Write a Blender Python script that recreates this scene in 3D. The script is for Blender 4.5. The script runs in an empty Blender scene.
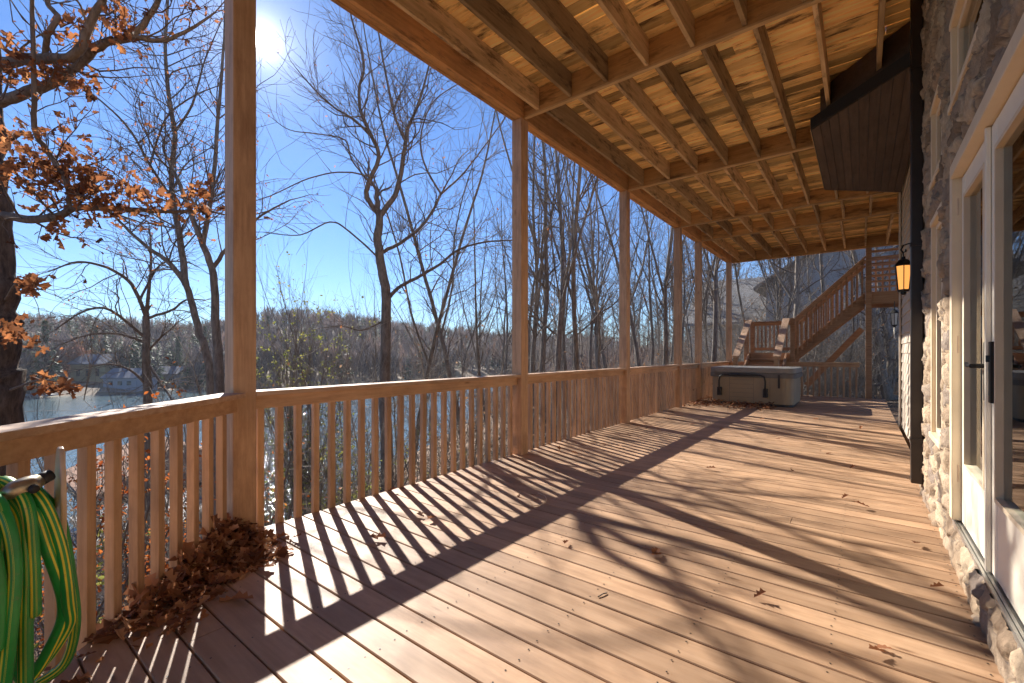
import bpy, math, random
import numpy as np
from mathutils import Vector

R = math.radians
SC = bpy.context.scene
COL = SC.collection
rnd = random.Random(7)

# ------------------------------------------------------------------ camera frame
F = 447.0
YAW = R(38.06)
CS, SN = math.cos(YAW), math.sin(YAW)
CAMZ = 1.2
HZ = 353.0


def W(px, py, cz):
    """a photo pixel at depth cz -> a point of the place"""
    cx = (px - 512.0) / F * cz
    return (cx * CS - cz * SN, cx * SN + cz * CS, CAMZ - (py - HZ) / F * cz)


def proj(x, y, z):
    cx = x * CS + y * SN
    cz = -x * SN + y * CS
    return (512 + F * cx / cz, HZ - F * (z - CAMZ) / cz, cz)


# ------------------------------------------------------------------ node helpers
def new_mat(name):
    m = bpy.data.materials.new(name)
    m.use_nodes = True
    nt = m.node_tree
    nt.nodes.clear()
    out = nt.nodes.new('ShaderNodeOutputMaterial')
    b = nt.nodes.new('ShaderNodeBsdfPrincipled')
    nt.links.new(b.outputs[0], out.inputs[0])
    return m, nt, b, out


def nd(nt, typ, ins=None, **kw):
    n = nt.nodes.new(typ)
    for k, v in kw.items():
        setattr(n, k, v)
    for k, v in (ins or {}).items():
        if hasattr(v, 'bl_idname') and hasattr(v, 'is_output'):
            nt.links.new(v, n.inputs[k])
        else:
            n.inputs[k].default_value = v
    return n


def ramp(nt, fac, stops):
    n = nt.nodes.new('ShaderNodeValToRGB')
    el = n.color_ramp.elements
    while len(el) < len(stops):
        el.new(0.5)
    for e, (p, c) in zip(el, stops):
        e.position = p
        e.color = c if len(c) == 4 else (*c, 1)
    nt.links.new(fac, n.inputs[0])
    return n.outputs[0]


def coords(nt, scale):
    tc = nd(nt, 'ShaderNodeTexCoord')
    mp = nd(nt, 'ShaderNodeMapping', {'Vector': tc.outputs['Object'], 'Scale': scale})
    return mp.outputs[0]


def mixc(nt, a, b, fac, mode='MIX'):
    n = nt.nodes.new('ShaderNodeMix')
    n.data_type = 'RGBA'
    n.blend_type = mode
    for i, v in ((0, fac), (6, a), (7, b)):
        if hasattr(v, 'is_output'):
            nt.links.new(v, n.inputs[i])
        elif i == 0:
            n.inputs[i].default_value = v
        else:
            n.inputs[i].default_value = (*v, 1) if len(v) == 3 else v
    return n.outputs[2]


def tint(nt):
    return nd(nt, 'ShaderNodeAttribute', attribute_name='tint').outputs['Fac']


def wood(name, dark, mid, light, axis='Z', rough=.6, stain=(.1, .06, .035), stain_amt=.3, use_tint=.25,
         grain=30., bump=.25, stain_scale=1.6, spec=.3):
    m, nt, b, out = new_mat(name)
    s = {'X': (1, 14, 14), 'Y': (14, 1, 14), 'Z': (14, 14, 1)}[axis]
    tt = tint(nt)
    tc = nd(nt, 'ShaderNodeTexCoord')
    off = nd(nt, 'ShaderNodeVectorMath', {0: tc.outputs['Object']}, operation='ADD')
    sc = nd(nt, 'ShaderNodeVectorMath', {0: (7.1, 3.3, 5.7)}, operation='SCALE')
    nt.links.new(tt, sc.inputs['Scale'])
    nt.links.new(sc.outputs[0], off.inputs[1])
    mp = nd(nt, 'ShaderNodeMapping', {'Vector': off.outputs[0], 'Scale': tuple(v * grain / 14. for v in s)})
    n1 = nd(nt, 'ShaderNodeTexNoise', {'Vector': mp.outputs[0], 'Scale': 1.0, 'Detail': 8., 'Roughness': .65})
    base = ramp(nt, n1.outputs['Fac'], [(.3, dark), (.5, mid), (.72, light)])
    mp2 = nd(nt, 'ShaderNodeMapping', {'Vector': off.outputs[0], 'Scale': tuple((1 if v == 1 else 4) * stain_scale for v in s)})
    n2 = nd(nt, 'ShaderNodeTexNoise', {'Vector': mp2.outputs[0], 'Scale': 1.0, 'Detail': 6., 'Roughness': .7})
    msk = ramp(nt, n2.outputs['Fac'], [(.52, (0, 0, 0)), (.66, (1, 1, 1))])
    k = nd(nt, 'ShaderNodeMath', {0: msk, 1: stain_amt}, operation='MULTIPLY')
    col = mixc(nt, base, stain, k.outputs[0])
    n3 = nd(nt, 'ShaderNodeTexNoise', {'Vector': tc.outputs['Object'], 'Scale': 1.7, 'Detail': 5., 'Roughness': .65})
    pt = ramp(nt, n3.outputs['Fac'], [(.3, (.80, .79, .78)), (.5, (1, 1, 1)), (.72, (1.13, 1.13, 1.13))])
    col = mixc(nt, col, pt, 1., 'MULTIPLY')
    mp4 = nd(nt, 'ShaderNodeMapping', {'Vector': off.outputs[0], 'Scale': tuple(1.2 if v == 1 else 5 for v in s)})
    vk = nd(nt, 'ShaderNodeTexVoronoi', {'Vector': mp4.outputs[0], 'Scale': 1.6})
    kn = ramp(nt, vk.outputs['Distance'], [(.03, (.35, .28, .24)), (.075, (.8, .76, .72)), (.11, (1, 1, 1))])
    col = mixc(nt, col, kn, .85, 'MULTIPLY')
    tv = nd(nt, 'ShaderNodeMapRange', {'Value': tt, 'To Min': 1 - use_tint, 'To Max': 1 + use_tint * .6})
    col = mixc(nt, col, (0, 0, 0), 0.0) if False else col
    vm = nd(nt, 'ShaderNodeVectorMath', {0: col}, operation='SCALE')
    nt.links.new(tv.outputs[0], vm.inputs['Scale'])
    nt.links.new(vm.outputs[0], b.inputs['Base Color'])
    b.inputs['Roughness'].default_value = rough
    b.inputs['Specular IOR Level'].default_value = spec
    bp = nd(nt, 'ShaderNodeBump', {'Height': n1.outputs['Fac'], 'Strength': bump, 'Distance': .004})
    nt.links.new(bp.outputs[0], b.inputs['Normal'])
    return m


def plain(name, col, rough=.5, metal=0., var=.15, scale=6., bump=0., spec=.5, var_tint=0.):
    m, nt, b, out = new_mat(name)
    v = coords(nt, (scale,) * 3)
    n = nd(nt, 'ShaderNodeTexNoise', {'Vector': v, 'Scale': 1., 'Detail': 6., 'Roughness': .6})
    lo = tuple(c * (1 - var) for c in col)
    hi = tuple(min(1, c * (1 + var)) for c in col)
    c = ramp(nt, n.outputs['Fac'], [(.3, lo), (.7, hi)])
    if var_tint:
        tv = nd(nt, 'ShaderNodeMapRange', {'Value': tint(nt), 'To Min': 1 - var_tint, 'To Max': 1 + var_tint})
        vm = nd(nt, 'ShaderNodeVectorMath', {0: c}, operation='SCALE')
        nt.links.new(tv.outputs[0], vm.inputs['Scale'])
        c = vm.outputs[0]
    nt.links.new(c, b.inputs['Base Color'])
    b.inputs['Roughness'].default_value = rough
    b.inputs['Metallic'].default_value = metal
    b.inputs['Specular IOR Level'].default_value = spec
    if bump:
        bp = nd(nt, 'ShaderNodeBump', {'Height': n.outputs['Fac'], 'Strength': bump, 'Distance': .01})
        nt.links.new(bp.outputs[0], b.inputs['Normal'])
    return m


def leafmat(name, stops, trans=.45):
    m, nt, b, out = new_mat(name)
    c = ramp(nt, tint(nt), stops)
    nt.links.new(c, b.inputs['Base Color'])
    b.inputs['Roughness'].default_value = .7
    b.inputs['Specular IOR Level'].default_value = .15
    tr = nd(nt, 'ShaderNodeBsdfTranslucent', {'Color': c})
    mx = nd(nt, 'ShaderNodeMixShader', {0: trans, 1: b.outputs[0], 2: tr.outputs[0]})
    nt.links.new(mx.outputs[0], out.inputs[0])
    return m


# ------------------------------------------------------------------ materials
M = {}
M['rail'] = wood('stained_railing_wood', (.43, .25, .135), (.55, .335, .19), (.64, .41, .245), 'Y', .55, (.2, .09, .04), .35, .2)
M['rail_x'] = wood('stained_railing_wood_cross', (.43, .25, .135), (.55, .335, .19), (.64, .41, .245), 'X', .55, (.2, .09, .04), .35, .2)
M['post'] = wood('stained_post_wood', (.42, .25, .14), (.54, .335, .20), (.63, .41, .255), 'Z', .55, (.17, .08, .045), .35, .2)
M['cap'] = wood('weathered_rail_cap', (.40, .235, .14), (.52, .34, .22), (.62, .44, .31), 'Y', .6, (.33, .2, .12), .4, .15)
M['stair'] = wood('stained_stair_wood', (.30, .165, .088), (.40, .225, .12), (.48, .285, .16), 'X', .6, (.15, .07, .04), .4, .25)
M['deck'] = wood('deck_board_wood', (.33, .195, .108), (.42, .258, .15), (.495, .318, .195), 'X', .55, (.27, .155, .09), .6, .26,
                 grain=22., bump=.2, stain_scale=.9, spec=.35)
M['joist'] = wood('aged_joist_wood', (.42, .275, .14), (.58, .395, .21), (.70, .51, .30), 'Y', .7, (.11, .06, .03), .9, .45, stain_scale=2.2)
M['beam'] = wood('aged_beam_wood', (.46, .23, .085), (.6, .31, .12), (.7, .4, .17), 'Y', .7, (.12, .055, .022), .75, .25, stain_scale=2.)
M['beamx'] = wood('aged_cross_beam_wood', (.42, .24, .095), (.55, .32, .13), (.65, .4, .175), 'X', .7, (.11, .055, .025), .75, .25, stain_scale=2.)
M['plank'] = wood('ceiling_plank_wood', (.68, .41, .15), (.86, .58, .24), (.95, .73, .36), 'X', .7, (.12, .06, .026), 1.0, .62,
                  grain=24., stain_scale=1.5)
M['strip'] = wood('pale_strip_wood', (.42, .26, .12), (.55, .36, .18), (.64, .44, .24), 'X', .7, (.3, .18, .08), .4, .2)
M['siding'] = plain('beige_siding', (.55, .46, .36), .6, var=.06)
M['bay'] = wood('dark_brown_panel', (.06, .038, .025), (.085, .055, .038), (.11, .072, .05), 'Y', .6, (.04, .026, .018), .4, .15)
M['fascia'] = plain('black_trim', (.012, .010, .009), .55, var=.2)
M['spout'] = plain('dark_brown_metal', (.035, .026, .021), .35, .3, var=.15)
M['frame'] = plain('tan_window_paint', (.74, .60, .42), .5, var=.06)
M['white'] = plain('cream_door_paint', (.84, .76, .62), .4, var=.04)
M['alum'] = plain('brushed_threshold', (.50, .49, .46), .35, .85, var=.1, scale=30)
M['black'] = plain('black_metal', (.015, .014, .014), .4, .5, var=.2)
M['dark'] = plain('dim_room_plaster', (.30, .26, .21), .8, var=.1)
M['curtain'] = plain('pale_teal_cloth', (.36, .52, .47), .8, var=.1)
M['tub'] = plain('tan_tub_panel', (.30, .235, .15), .5, var=.08, scale=3)
M['tubcover'] = plain('grey_vinyl_cover', (.22, .205, .185), .55, var=.12, scale=5, bump=.15)
M['skirt'] = plain('dark_grey_vinyl_skirt', (.12, .11, .10), .55, var=.12, scale=5, bump=.15)
M['foam'] = plain('black_foam', (.02, .02, .022), .6, var=.2)
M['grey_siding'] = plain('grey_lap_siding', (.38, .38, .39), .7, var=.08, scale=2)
M['white_siding'] = plain('white_lap_siding', (.72, .70, .66), .7, var=.05, scale=2)
M['shingle'] = plain('grey_shingles', (.24, .23, .22), .9, var=.3, scale=8, bump=.3)
M['brown_shingle'] = plain('brown_shingles', (.36, .19, .115), .9, var=.25, scale=9, bump=.3)
M['base_shade'] = plain('painted_base_shade', (.05, .048, .045), .9, var=.2)  # near-black colour carries the dark shade under the neighbour house
M['dock'] = plain('grey_dock_wood', (.19, .18, .18), .8, var=.2)
M['farwall'] = plain('far_house_wall', (.40, .31, .17), .8, var=.1, scale=1)
M['farwhite'] = plain('far_boathouse_wall', (.24, .26, .30), .8, var=.1, scale=1)
M['farroof'] = plain('far_house_roof', (.13, .14, .17), .8, var=.2, scale=1)
M['brass'] = plain('weathered_brass', (.42, .36, .26), .35, .8, var=.25, scale=40)
M['bracket'] = plain('tan_plastic', (.62, .46, .32), .45, var=.1, scale=15)
M['seal'] = plain('dark_screen_edge', (.16, .13, .11), .6, var=.1)
M['window_dark'] = plain('dark_window_glass', (.03, .035, .045), .08, var=.1)


def glass_mat():
    m, nt, b, out = new_mat('clear_window_glass')
    nt.nodes.remove(b)
    fr = nd(nt, 'ShaderNodeFresnel', {'IOR': 1.5})
    g = nd(nt, 'ShaderNodeBsdfGlossy', {'Roughness': .015, 'Color': (.95, .97, 1, 1)})
    t = nd(nt, 'ShaderNodeBsdfTransparent', {'Color': (.82, .88, .85, 1)})
    mx = nd(nt, 'ShaderNodeMixShader', {0: fr.outputs[0], 1: t.outputs[0], 2: g.outputs[0]})
    nt.links.new(mx.outputs[0], out.inputs[0])
    return m


M['glass'] = glass_mat()


def emit_mat(name, col, s):
    m, nt, b, out = new_mat(name)
    b.inputs['Base Color'].default_value = (*col, 1)
    b.inputs['Emission Color'].default_value = (*col, 1)
    b.inputs['Emission Strength'].default_value = s
    return m


M['lampglass'] = emit_mat('lit_amber_lantern_glass', (1., .42, .10), .40)
M['bulb'] = emit_mat('glowing_bulb', (1., .75, .4), 12)
M['greyglass'] = plain('unlit_seeded_glass', (.55, .56, .56), .25, var=.15, scale=40)


def stone_mat():
    m, nt, b, out = new_mat('rough_field_stone')
    tt = tint(nt)
    c = ramp(nt, tt, [(0, (.10, .085, .075)), (.06, (.09, .07, .06)), (.14, (.20, .145, .10)), (.35, (.36, .27, .19)), (.55, (.47, .36, .25)),
                      (.7, (.24, .195, .165)), (.85, (.42, .33, .24)), (1, (.52, .42, .30))])
    v = coords(nt, (1, 1, 1))
    n = nd(nt, 'ShaderNodeTexNoise', {'Vector': v, 'Scale': 26., 'Detail': 9., 'Roughness': .7})
    k = ramp(nt, n.outputs['Fac'], [(.25, (.62, .58, .55)), (.7, (1.2, 1.15, 1.08))])
    c = mixc(nt, c, k, 1., 'MULTIPLY')
    nt.links.new(c, b.inputs['Base Color'])
    b.inputs['Roughness'].default_value = .85
    b.inputs['Specular IOR Level'].default_value = .3
    n2 = nd(nt, 'ShaderNodeTexNoise', {'Vector': v, 'Scale': 60., 'Detail': 8., 'Roughness': .7})
    bp = nd(nt, 'ShaderNodeBump', {'Height': n2.outputs['Fac'], 'Strength': .7, 'Distance': .012})
    nt.links.new(bp.outputs[0], b.inputs['Normal'])
    return m


M['stone'] = stone_mat()


def bark_mat(name, a, c, scale=1.):
    m, nt, b, out = new_mat(name)
    v = coords(nt, (9 * scale, 9 * scale, 2.2 * scale))
    n = nd(nt, 'ShaderNodeTexNoise', {'Vector': v, 'Scale': 2.2, 'Detail': 8., 'Roughness': .7})
    col = ramp(nt, n.outputs['Fac'], [(.32, a), (.68, c)])
    nt.links.new(col, b.inputs['Base Color'])
    b.inputs['Roughness'].default_value = .9
    b.inputs['Specular IOR Level'].default_value = .15
    bp = nd(nt, 'ShaderNodeBump', {'Height': n.outputs['Fac'], 'Strength': .9, 'Distance': .03})
    nt.links.new(bp.outputs[0], b.inputs['Normal'])
    return m


M['bark'] = bark_mat('grey_brown_bark', (.095, .08, .067), (.31, .265, .225))
M['oakbark'] = bark_mat('deep_furrowed_oak_bark', (.04, .03, .025), (.20, .155, .125), 1.)
M['twig'] = bark_mat('twig_bark', (.10, .08, .068), (.26, .21, .175), 1.)
M['palebark'] = bark_mat('pale_grey_bark', (.15, .125, .10), (.38, .33, .28))
M['oakleaf'] = leafmat('dead_oak_leaf', [(0, (.10, .045, .025)), (.35, (.24, .095, .042)), (.7, (.42, .16, .06)), (1, (.58, .27, .11))], .6)
M['deadleaf'] = leafmat('curled_brown_leaf', [(0, (.12, .05, .03)), (.4, (.27, .115, .055)), (.75, (.42, .19, .09)), (1, (.58, .34, .19))], .3)
M['orangeleaf'] = leafmat('orange_shrub_leaf', [(0, (.30, .07, .02)), (.5, (.5, .14, .035)), (1, (.55, .25, .06))], .5)
M['greenleaf'] = leafmat('yellow_green_leaf', [(0, (.12, .14, .04)), (.5, (.22, .23, .06)), (1, (.38, .33, .10))], .5)
M['tanleaf'] = leafmat('tan_beech_leaf', [(0, (.2, .11, .06)), (.5, (.32, .19, .11)), (1, (.42, .28, .18))], .4)
M['redleaf'] = leafmat('russet_far_leaf', [(0, (.22, .10, .07)), (1, (.36, .19, .13))], .3)
M['farwood'] = leafmat('far_bare_wood', [(0, (.035, .075, .035)), (.24, (.06, .095, .04)), (.27, (.07, .056, .06)), (.65, (.155, .122, .118)), (.85, (.25, .20, .185)), (1, (.34, .205, .14))], .2)
M['needle'] = leafmat('dark_pine_needle', [(0, (.025, .05, .028)), (1, (.07, .10, .045))], .25)


def ground_mat():
    m, nt, b, out = new_mat('leaf_litter_ground')
    v = coords(nt, (1, 1, 1))
    n = nd(nt, 'ShaderNodeTexNoise', {'Vector': v, 'Scale': .35, 'Detail': 6.})
    vo = nd(nt, 'ShaderNodeTexVoronoi', {'Vector': v, 'Scale': 9.})
    c1 = ramp(nt, vo.outputs['Color'], [(.1, (.09, .045, .025)), (.5, (.18, .10, .052)), (.9, (.27, .16, .085))])
    c2 = ramp(nt, n.outputs['Fac'], [(.35, (.09, .065, .045)), (.6, (.2, .135, .08))])
    c = mixc(nt, c1, c2, .35)
    nt.links.new(c, b.inputs['Base Color'])
    b.inputs['Roughness'].default_value = .95
    bp = nd(nt, 'ShaderNodeBump', {'Height': vo.outputs['Distance'], 'Strength': .6, 'Distance': .05})
    nt.links.new(bp.outputs[0], b.inputs['Normal'])
    return m


M['ground'] = ground_mat()


def hill_mat():
    m, nt, b, out = new_mat('far_bank_ground')
    v = coords(nt, (1, 1, 1))
    n = nd(nt, 'ShaderNodeTexNoise', {'Vector': v, 'Scale': .12, 'Detail': 8.})
    c = ramp(nt, n.outputs['Fac'], [(.35, (.12, .085, .06)), (.55, (.2, .15, .10)), (.7, (.22, .2, .09))])
    nt.links.new(c, b.inputs['Base Color'])
    b.inputs['Roughness'].default_value = .95
    return m


M['hill'] = hill_mat()


def water_mat():
    m, nt, b, out = new_mat('lake_water')
    b.inputs['Base Color'].default_value = (.10, .15, .165, 1)
    b.inputs['Roughness'].default_value = .08
    b.inputs['IOR'].default_value = 1.33
    v = coords(nt, (1, 1, 1))
    n = nd(nt, 'ShaderNodeTexNoise', {'Vector': v, 'Scale': 1.1, 'Detail': 5., 'Roughness': .6})
    bp = nd(nt, 'ShaderNodeBump', {'Height': n.outputs['Fac'], 'Strength': .55, 'Distance': .22})
    nt.links.new(bp.outputs[0], b.inputs['Normal'])
    return m


M['water'] = water_mat()


def hose_mat():
    m, nt, b, out = new_mat('green_rubber_hose')
    # the tint attribute carries the position round the hose: a pair of printed yellow lines
    t = tint(nt)
    G, Yl = (.02, .30, .06), (.80, .70, .06)
    c = ramp(nt, t, [(0, G), (.045, G), (.055, Yl), (.095, Yl), (.105, G), (.165, G), (.175, Yl), (.215, Yl), (.225, G), (.405, G), (.415, Yl), (.455, Yl), (.465, G), (.525, G), (.535, Yl), (.575, Yl), (.585, G)])
    v = coords(nt, (1, 1, 1))
    n = nd(nt, 'ShaderNodeTexNoise', {'Vector': v, 'Scale': 9., 'Detail': 5.})
    k = ramp(nt, n.outputs['Fac'], [(.3, (.75, .75, .75)), (.7, (1.1, 1.1, 1.1))])
    c = mixc(nt, c, k, 1., 'MULTIPLY')
    d_ = nd(nt, 'ShaderNodeTexNoise', {'Vector': v, 'Scale': 45., 'Detail': 8., 'Roughness': .7})
    dm = ramp(nt, d_.outputs['Fac'], [(.56, (0, 0, 0)), (.72, (.5, .5, .5))])
    c = mixc(nt, c, (.16, .15, .09), dm)
    nt.links.new(c, b.inputs['Base Color'])
    b.inputs['Roughness'].default_value = .36
    return m


M['hose'] = hose_mat()


# ------------------------------------------------------------------ mesh builders
class MB:
    """collects shapes, builds ONE mesh object"""

    def __init__(s):
        s.v, s.f, s.t, s.mi = [], [], [], []
        s.cur = None

    def add(s, vs, fs, t=None):
        o = len(s.v)
        t = rnd.random() if t is None else t
        s.v += [tuple(p) for p in vs]
        s.t += [t] * len(vs) if not isinstance(t, (list, tuple)) else list(t)
        s.f += [tuple(i + o for i in q) for q in fs]
        return s

    def box(s, x0, x1, y0, y1, z0, z1, t=None):
        v = [(x0, y0, z0), (x1, y0, z0), (x1, y1, z0), (x0, y1, z0), (x0, y0, z1), (x1, y0, z1), (x1, y1, z1), (x0, y1, z1)]
        f = [(0, 3, 2, 1), (4, 5, 6, 7), (0, 1, 5, 4), (1, 2, 6, 5), (2, 3, 7, 6), (3, 0, 4, 7)]
        return s.add(v, f, t)

    def bar(s, a, b, w, h, up=(0, 0, 1), t=None):
        """rectangular bar from a to b, w across, h along up"""
        a, b = Vector(a), Vector(b)
        d = (b - a).normalized()
        u = Vector(up)
        side = d.cross(u)
        if side.length < 1e-5:
            side = d.cross(Vector((1, 0, 0)))
        side.normalize()
        u = side.cross(d).normalized()
        v = []
        for p in (a, b):
            for i, j in ((-1, -1), (1, -1), (1, 1), (-1, 1)):
                v.append(p + side * (i * w / 2) + u * (j * h / 2))
        f = [(3, 2, 1, 0), (4, 5, 6, 7), (0, 1, 5, 4), (1, 2, 6, 5), (2, 3, 7, 6), (3, 0, 4, 7)]
        return s.add(v, f, t)

    def prism(s, poly, z0, z1, t=None):
        n = len(poly)
        v = [(x, y, z0) for x, y in poly] + [(x, y, z1) for x, y in poly]
        f = [tuple(range(n - 1, -1, -1)), tuple(range(n, 2 * n))]
        f += [(i, (i + 1) % n, n + (i + 1) % n, n + i) for i in range(n)]
        return s.add(v, f, t)

    def poly3(s, pts, off, t=None):
        """a planar outline in 3D given a thickness vector"""
        n = len(pts)
        o = Vector(off)
        v = [Vector(p) for p in pts] + [Vector(p) + o for p in pts]
        f = [tuple(range(n - 1, -1, -1)), tuple(range(n, 2 * n))]
        f += [(i, (i + 1) % n, n + (i + 1) % n, n + i) for i in range(n)]
        return s.add(v, f, t)

    def tube(s, pts, r, k=8, t=None, around=False, cap=True, ref=None):
        pts = [Vector(p) for p in pts]
        n = len(pts)
        rr = r if isinstance(r, (list, tuple)) else [r] * n
        v, tt = [], []
        base = None
        for i, p in enumerate(pts):
            d = (pts[min(i + 1, n - 1)] - pts[max(i - 1, 0)]).normalized()
            if base is None:
                base = Vector(ref) if ref else (Vector((1, 0, 0)) if abs(d.x) < .8 else Vector((0, 1, 0)))
            a = (base - d * base.dot(d)).normalized()
            base = a
            b = d.cross(a)
            for j in range(k):
                an = 2 * math.pi * j / k
                v.append(p + (a * math.cos(an) + b * math.sin(an)) * rr[i])
                tt.append(j / k)
        f = [(i * k + j, i * k + (j + 1) % k, (i + 1) * k + (j + 1) % k, (i + 1) * k + j) for i in range(n - 1) for j in range(k)]
        if cap:
            f.append(tuple(range(k - 1, -1, -1)))
            f.append(tuple(range((n - 1) * k, n * k)))
        return s.add(v, f, tt if around else t)

    def lathe(s, c, prof, k=16, t=None):
        """rings (r, z) round a vertical axis through c"""
        v = []
        for r, z in prof:
            for j in range(k):
                a = 2 * math.pi * (j + .5) / k
                v.append((c[0] + r * math.cos(a), c[1] + r * math.sin(a), c[2] + z))
        n = len(prof)
        f = [(i * k + j, i * k + (j + 1) % k, (i + 1) * k + (j + 1) % k, (i + 1) * k + j) for i in range(n - 1) for j in range(k)]
        f.append(tuple(range(k - 1, -1, -1)))
        f.append(tuple(range((n - 1) * k, n * k)))
        return s.add(v, f, t)

    def build(s, name, mat, parent=None, bevel=0., smooth=False):
        me = bpy.data.meshes.new(name)
        o0 = world_loc(parent)
        me.from_pydata([(p[0] - o0[0], p[1] - o0[1], p[2] - o0[2]) for p in s.v], [], s.f)
        at = me.attributes.new('tint', 'FLOAT', 'POINT')
        at.data.foreach_set('value', s.t)
        me.materials.append(mat)
        if smooth:
            me.polygons.foreach_set('use_smooth', [True] * len(me.polygons))
        me.update()
        o = bpy.data.objects.new(name, me)
        COL.objects.link(o)
        if parent:
            o.parent = parent
        if bevel:
            bm = o.modifiers.new('edge', 'BEVEL')
            bm.width = bevel
            bm.segments = 2
            bm.limit_method = 'ANGLE'
        return o


def world_loc(o):
    l = Vector((0, 0, 0))
    while o is not None:
        l = l + o.location
        o = o.parent
    return l


class AB:
    """numpy builder for tubes and leaves in bulk"""

    def __init__(s):
        s.V, s.Fl, s.Ft, s.T = [], [], [], []
        s.n = 0

    def raw(s, v, faces, tot, t):
        s.V.append(v)
        s.Fl.append(faces.ravel() + s.n)
        s.Ft.append(np.full(len(faces), tot))
        s.T.append(t)
        s.n += len(v)

    def tube(s, pts, rad, k=4):
        p = np.asarray(pts, float)
        n = len(p)
        d = np.empty_like(p)
        d[1:-1] = p[2:] - p[:-2]
        d[0] = p[1] - p[0]
        d[-1] = p[-1] - p[-2]
        d /= np.linalg.norm(d, axis=1)[:, None] + 1e-9
        m = np.abs(d.mean(0))
        ref = np.zeros(3)
        ref[int(np.argmin(m))] = 1
        a = np.cross(d, ref)
        a /= np.linalg.norm(a, axis=1)[:, None] + 1e-9
        b = np.cross(d, a)
        an = np.arange(k) * 2 * np.pi / k
        ring = a[:, None, :] * np.cos(an)[None, :, None] + b[:, None, :] * np.sin(an)[None, :, None]
        v = (p[:, None, :] + ring * np.asarray(rad, float)[:, None, None]).reshape(-1, 3)
        i = np.arange(n - 1)[:, None] * k
        j = np.arange(k)[None, :]
        j2 = (j + 1) % k
        f = np.stack([i + j, i + j2, i + k + j2, i + k + j], -1).reshape(-1, 4)
        s.raw(v, f, 4, np.full(len(v), .5))

    def leaves(s, P, size, rng, tints, shape='oak', flat=0., normals=None):
        """two folded halves per leaf"""
        P = np.asarray(P, float)
        n = len(P)
        if n == 0:
            return
        if shape == 'oak':
            half = np.array([(0, 0), (.16, .14), (.10, .3), (.30, .42), (.17, .56), (.30, .76), (.12, .86), (0, 1.)])
        elif shape == 'thin':
            half = np.array([(0, 0), (.1, .3), (.12, .6), (0, 1.)])
        else:
            half = np.array([(0, 0), (.26, .25), (.30, .55), (0, 1.)])
        k = len(half)
        d = rng.normal(size=(n, 3))
        d[:, 2] = d[:, 2] * (1 - flat) - .35 * (1 - flat)
        d /= np.linalg.norm(d, axis=1)[:, None]
        q = rng.normal(size=(n, 3))
        if flat:
            q = q * (1 - flat) + np.array([0, 0, 1.]) * flat * 2
            side = np.cross(d, q)
        else:
            side = np.cross(d, q)
        side /= np.linalg.norm(side, axis=1)[:, None] + 1e-9
        up = np.cross(side, d)
        size = np.asarray(size) * np.ones(n)
        curl = rng.uniform(.1, 1.1, n)
        for sg in (-1, 1):
            x = half[:, 0] * sg
            y = half[:, 1]
            z = np.abs(half[:, 0])[None, :] * curl[:, None] + (y ** 2)[None, :] * (curl[:, None] - .45) * .6
            v = P[:, None, :] + size[:, None, None] * (side[:, None, :] * x[None, :, None] + d[:, None, :] * y[None, :, None] + up[:, None, :] * z[:, :, None])
            f = np.arange(n * k).reshape(n, k)
            s.raw(v.reshape(-1, 3), f, k, np.repeat(tints, k))

    def tris(s, A, B, C, tints):
        n = len(A)
        v = np.stack([A, B, C], 1).reshape(-1, 3)
        s.raw(v, np.arange(n * 3).reshape(n, 3), 3, np.repeat(tints, 3))

    def build(s, name, mat, parent=None, smooth=True):
        v = np.concatenate(s.V)
        v = v - np.array(world_loc(parent))
        fl = np.concatenate(s.Fl).astype(np.int32)
        ft = np.concatenate(s.Ft).astype(np.int32)
        me = bpy.data.meshes.new(name)
        me.vertices.add(len(v))
        me.vertices.foreach_set('co', v.ravel().astype(np.float32))
        me.loops.add(len(fl))
        me.loops.foreach_set('vertex_index', fl)
        me.polygons.add(len(ft))
        st = np.zeros(len(ft), np.int32)
        st[1:] = np.cumsum(ft)[:-1]
        me.polygons.foreach_set('loop_start', st)
        me.polygons.foreach_set('loop_total', ft)
        if smooth:
            me.polygons.foreach_set('use_smooth', np.ones(len(ft), bool))
        at = me.attributes.new('tint', 'FLOAT', 'POINT')
        at.data.foreach_set('value', np.concatenate(s.T).astype(np.float32))
        me.materials.append(mat)
        me.update(calc_edges=True)
        me.validate()
        o = bpy.data.objects.new(name, me)
        COL.objects.link(o)
        if parent:
            o.parent = parent
        return o


def tag(o, label, cat, group=None, kind=None):
    o['label'] = label
    o['category'] = cat
    if group:
        o['group'] = group
    if kind:
        o['kind'] = kind
    return o


def thing(name, label, cat, loc=(0, 0, 0), group=None):
    o = bpy.data.objects.new(name, None)
    o.empty_display_size = .1
    COL.objects.link(o)
    o.location = loc
    return tag(o, label, cat, group)


def struct(o):
    o['kind'] = 'structure'
    return o


def dup(root, loc, rz=0., sc=1., label=None, group=None):
    r = root.copy()
    COL.objects.link(r)
    r.location = loc
    r.rotation_euler = (0, 0, rz)
    r.scale = (sc, sc, sc)
    if label:
        r['label'] = label
    if group:
        r['group'] = group
    for ch in list(root.children):
        c = ch.copy()
        COL.objects.link(c)
        c.parent = r
        for g in list(ch.children):
            q = g.copy()
            COL.objects.link(q)
            q.parent = c
    return r


# ================================================================== SETTING
LAKE = -8.0


def shore_x(y):
    yp = max(y, 0.)
    return -20.0 - .33 * yp - .002 * yp * yp


def gz(x, y):
    d = x - shore_x(y)
    n = .25 * math.sin(x * .5 + y * .3) + .2 * math.sin(x * .21 - y * .43 + 1.3)
    if d < 0:
        return LAKE + max(-3., .25 * d)
    z = LAKE + 7.2 * (1 - math.exp(-d / 14.)) + .055 * min(max(y - 8, 0), 22) + .35 * n * min(1, d / 4)
    return z


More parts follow.
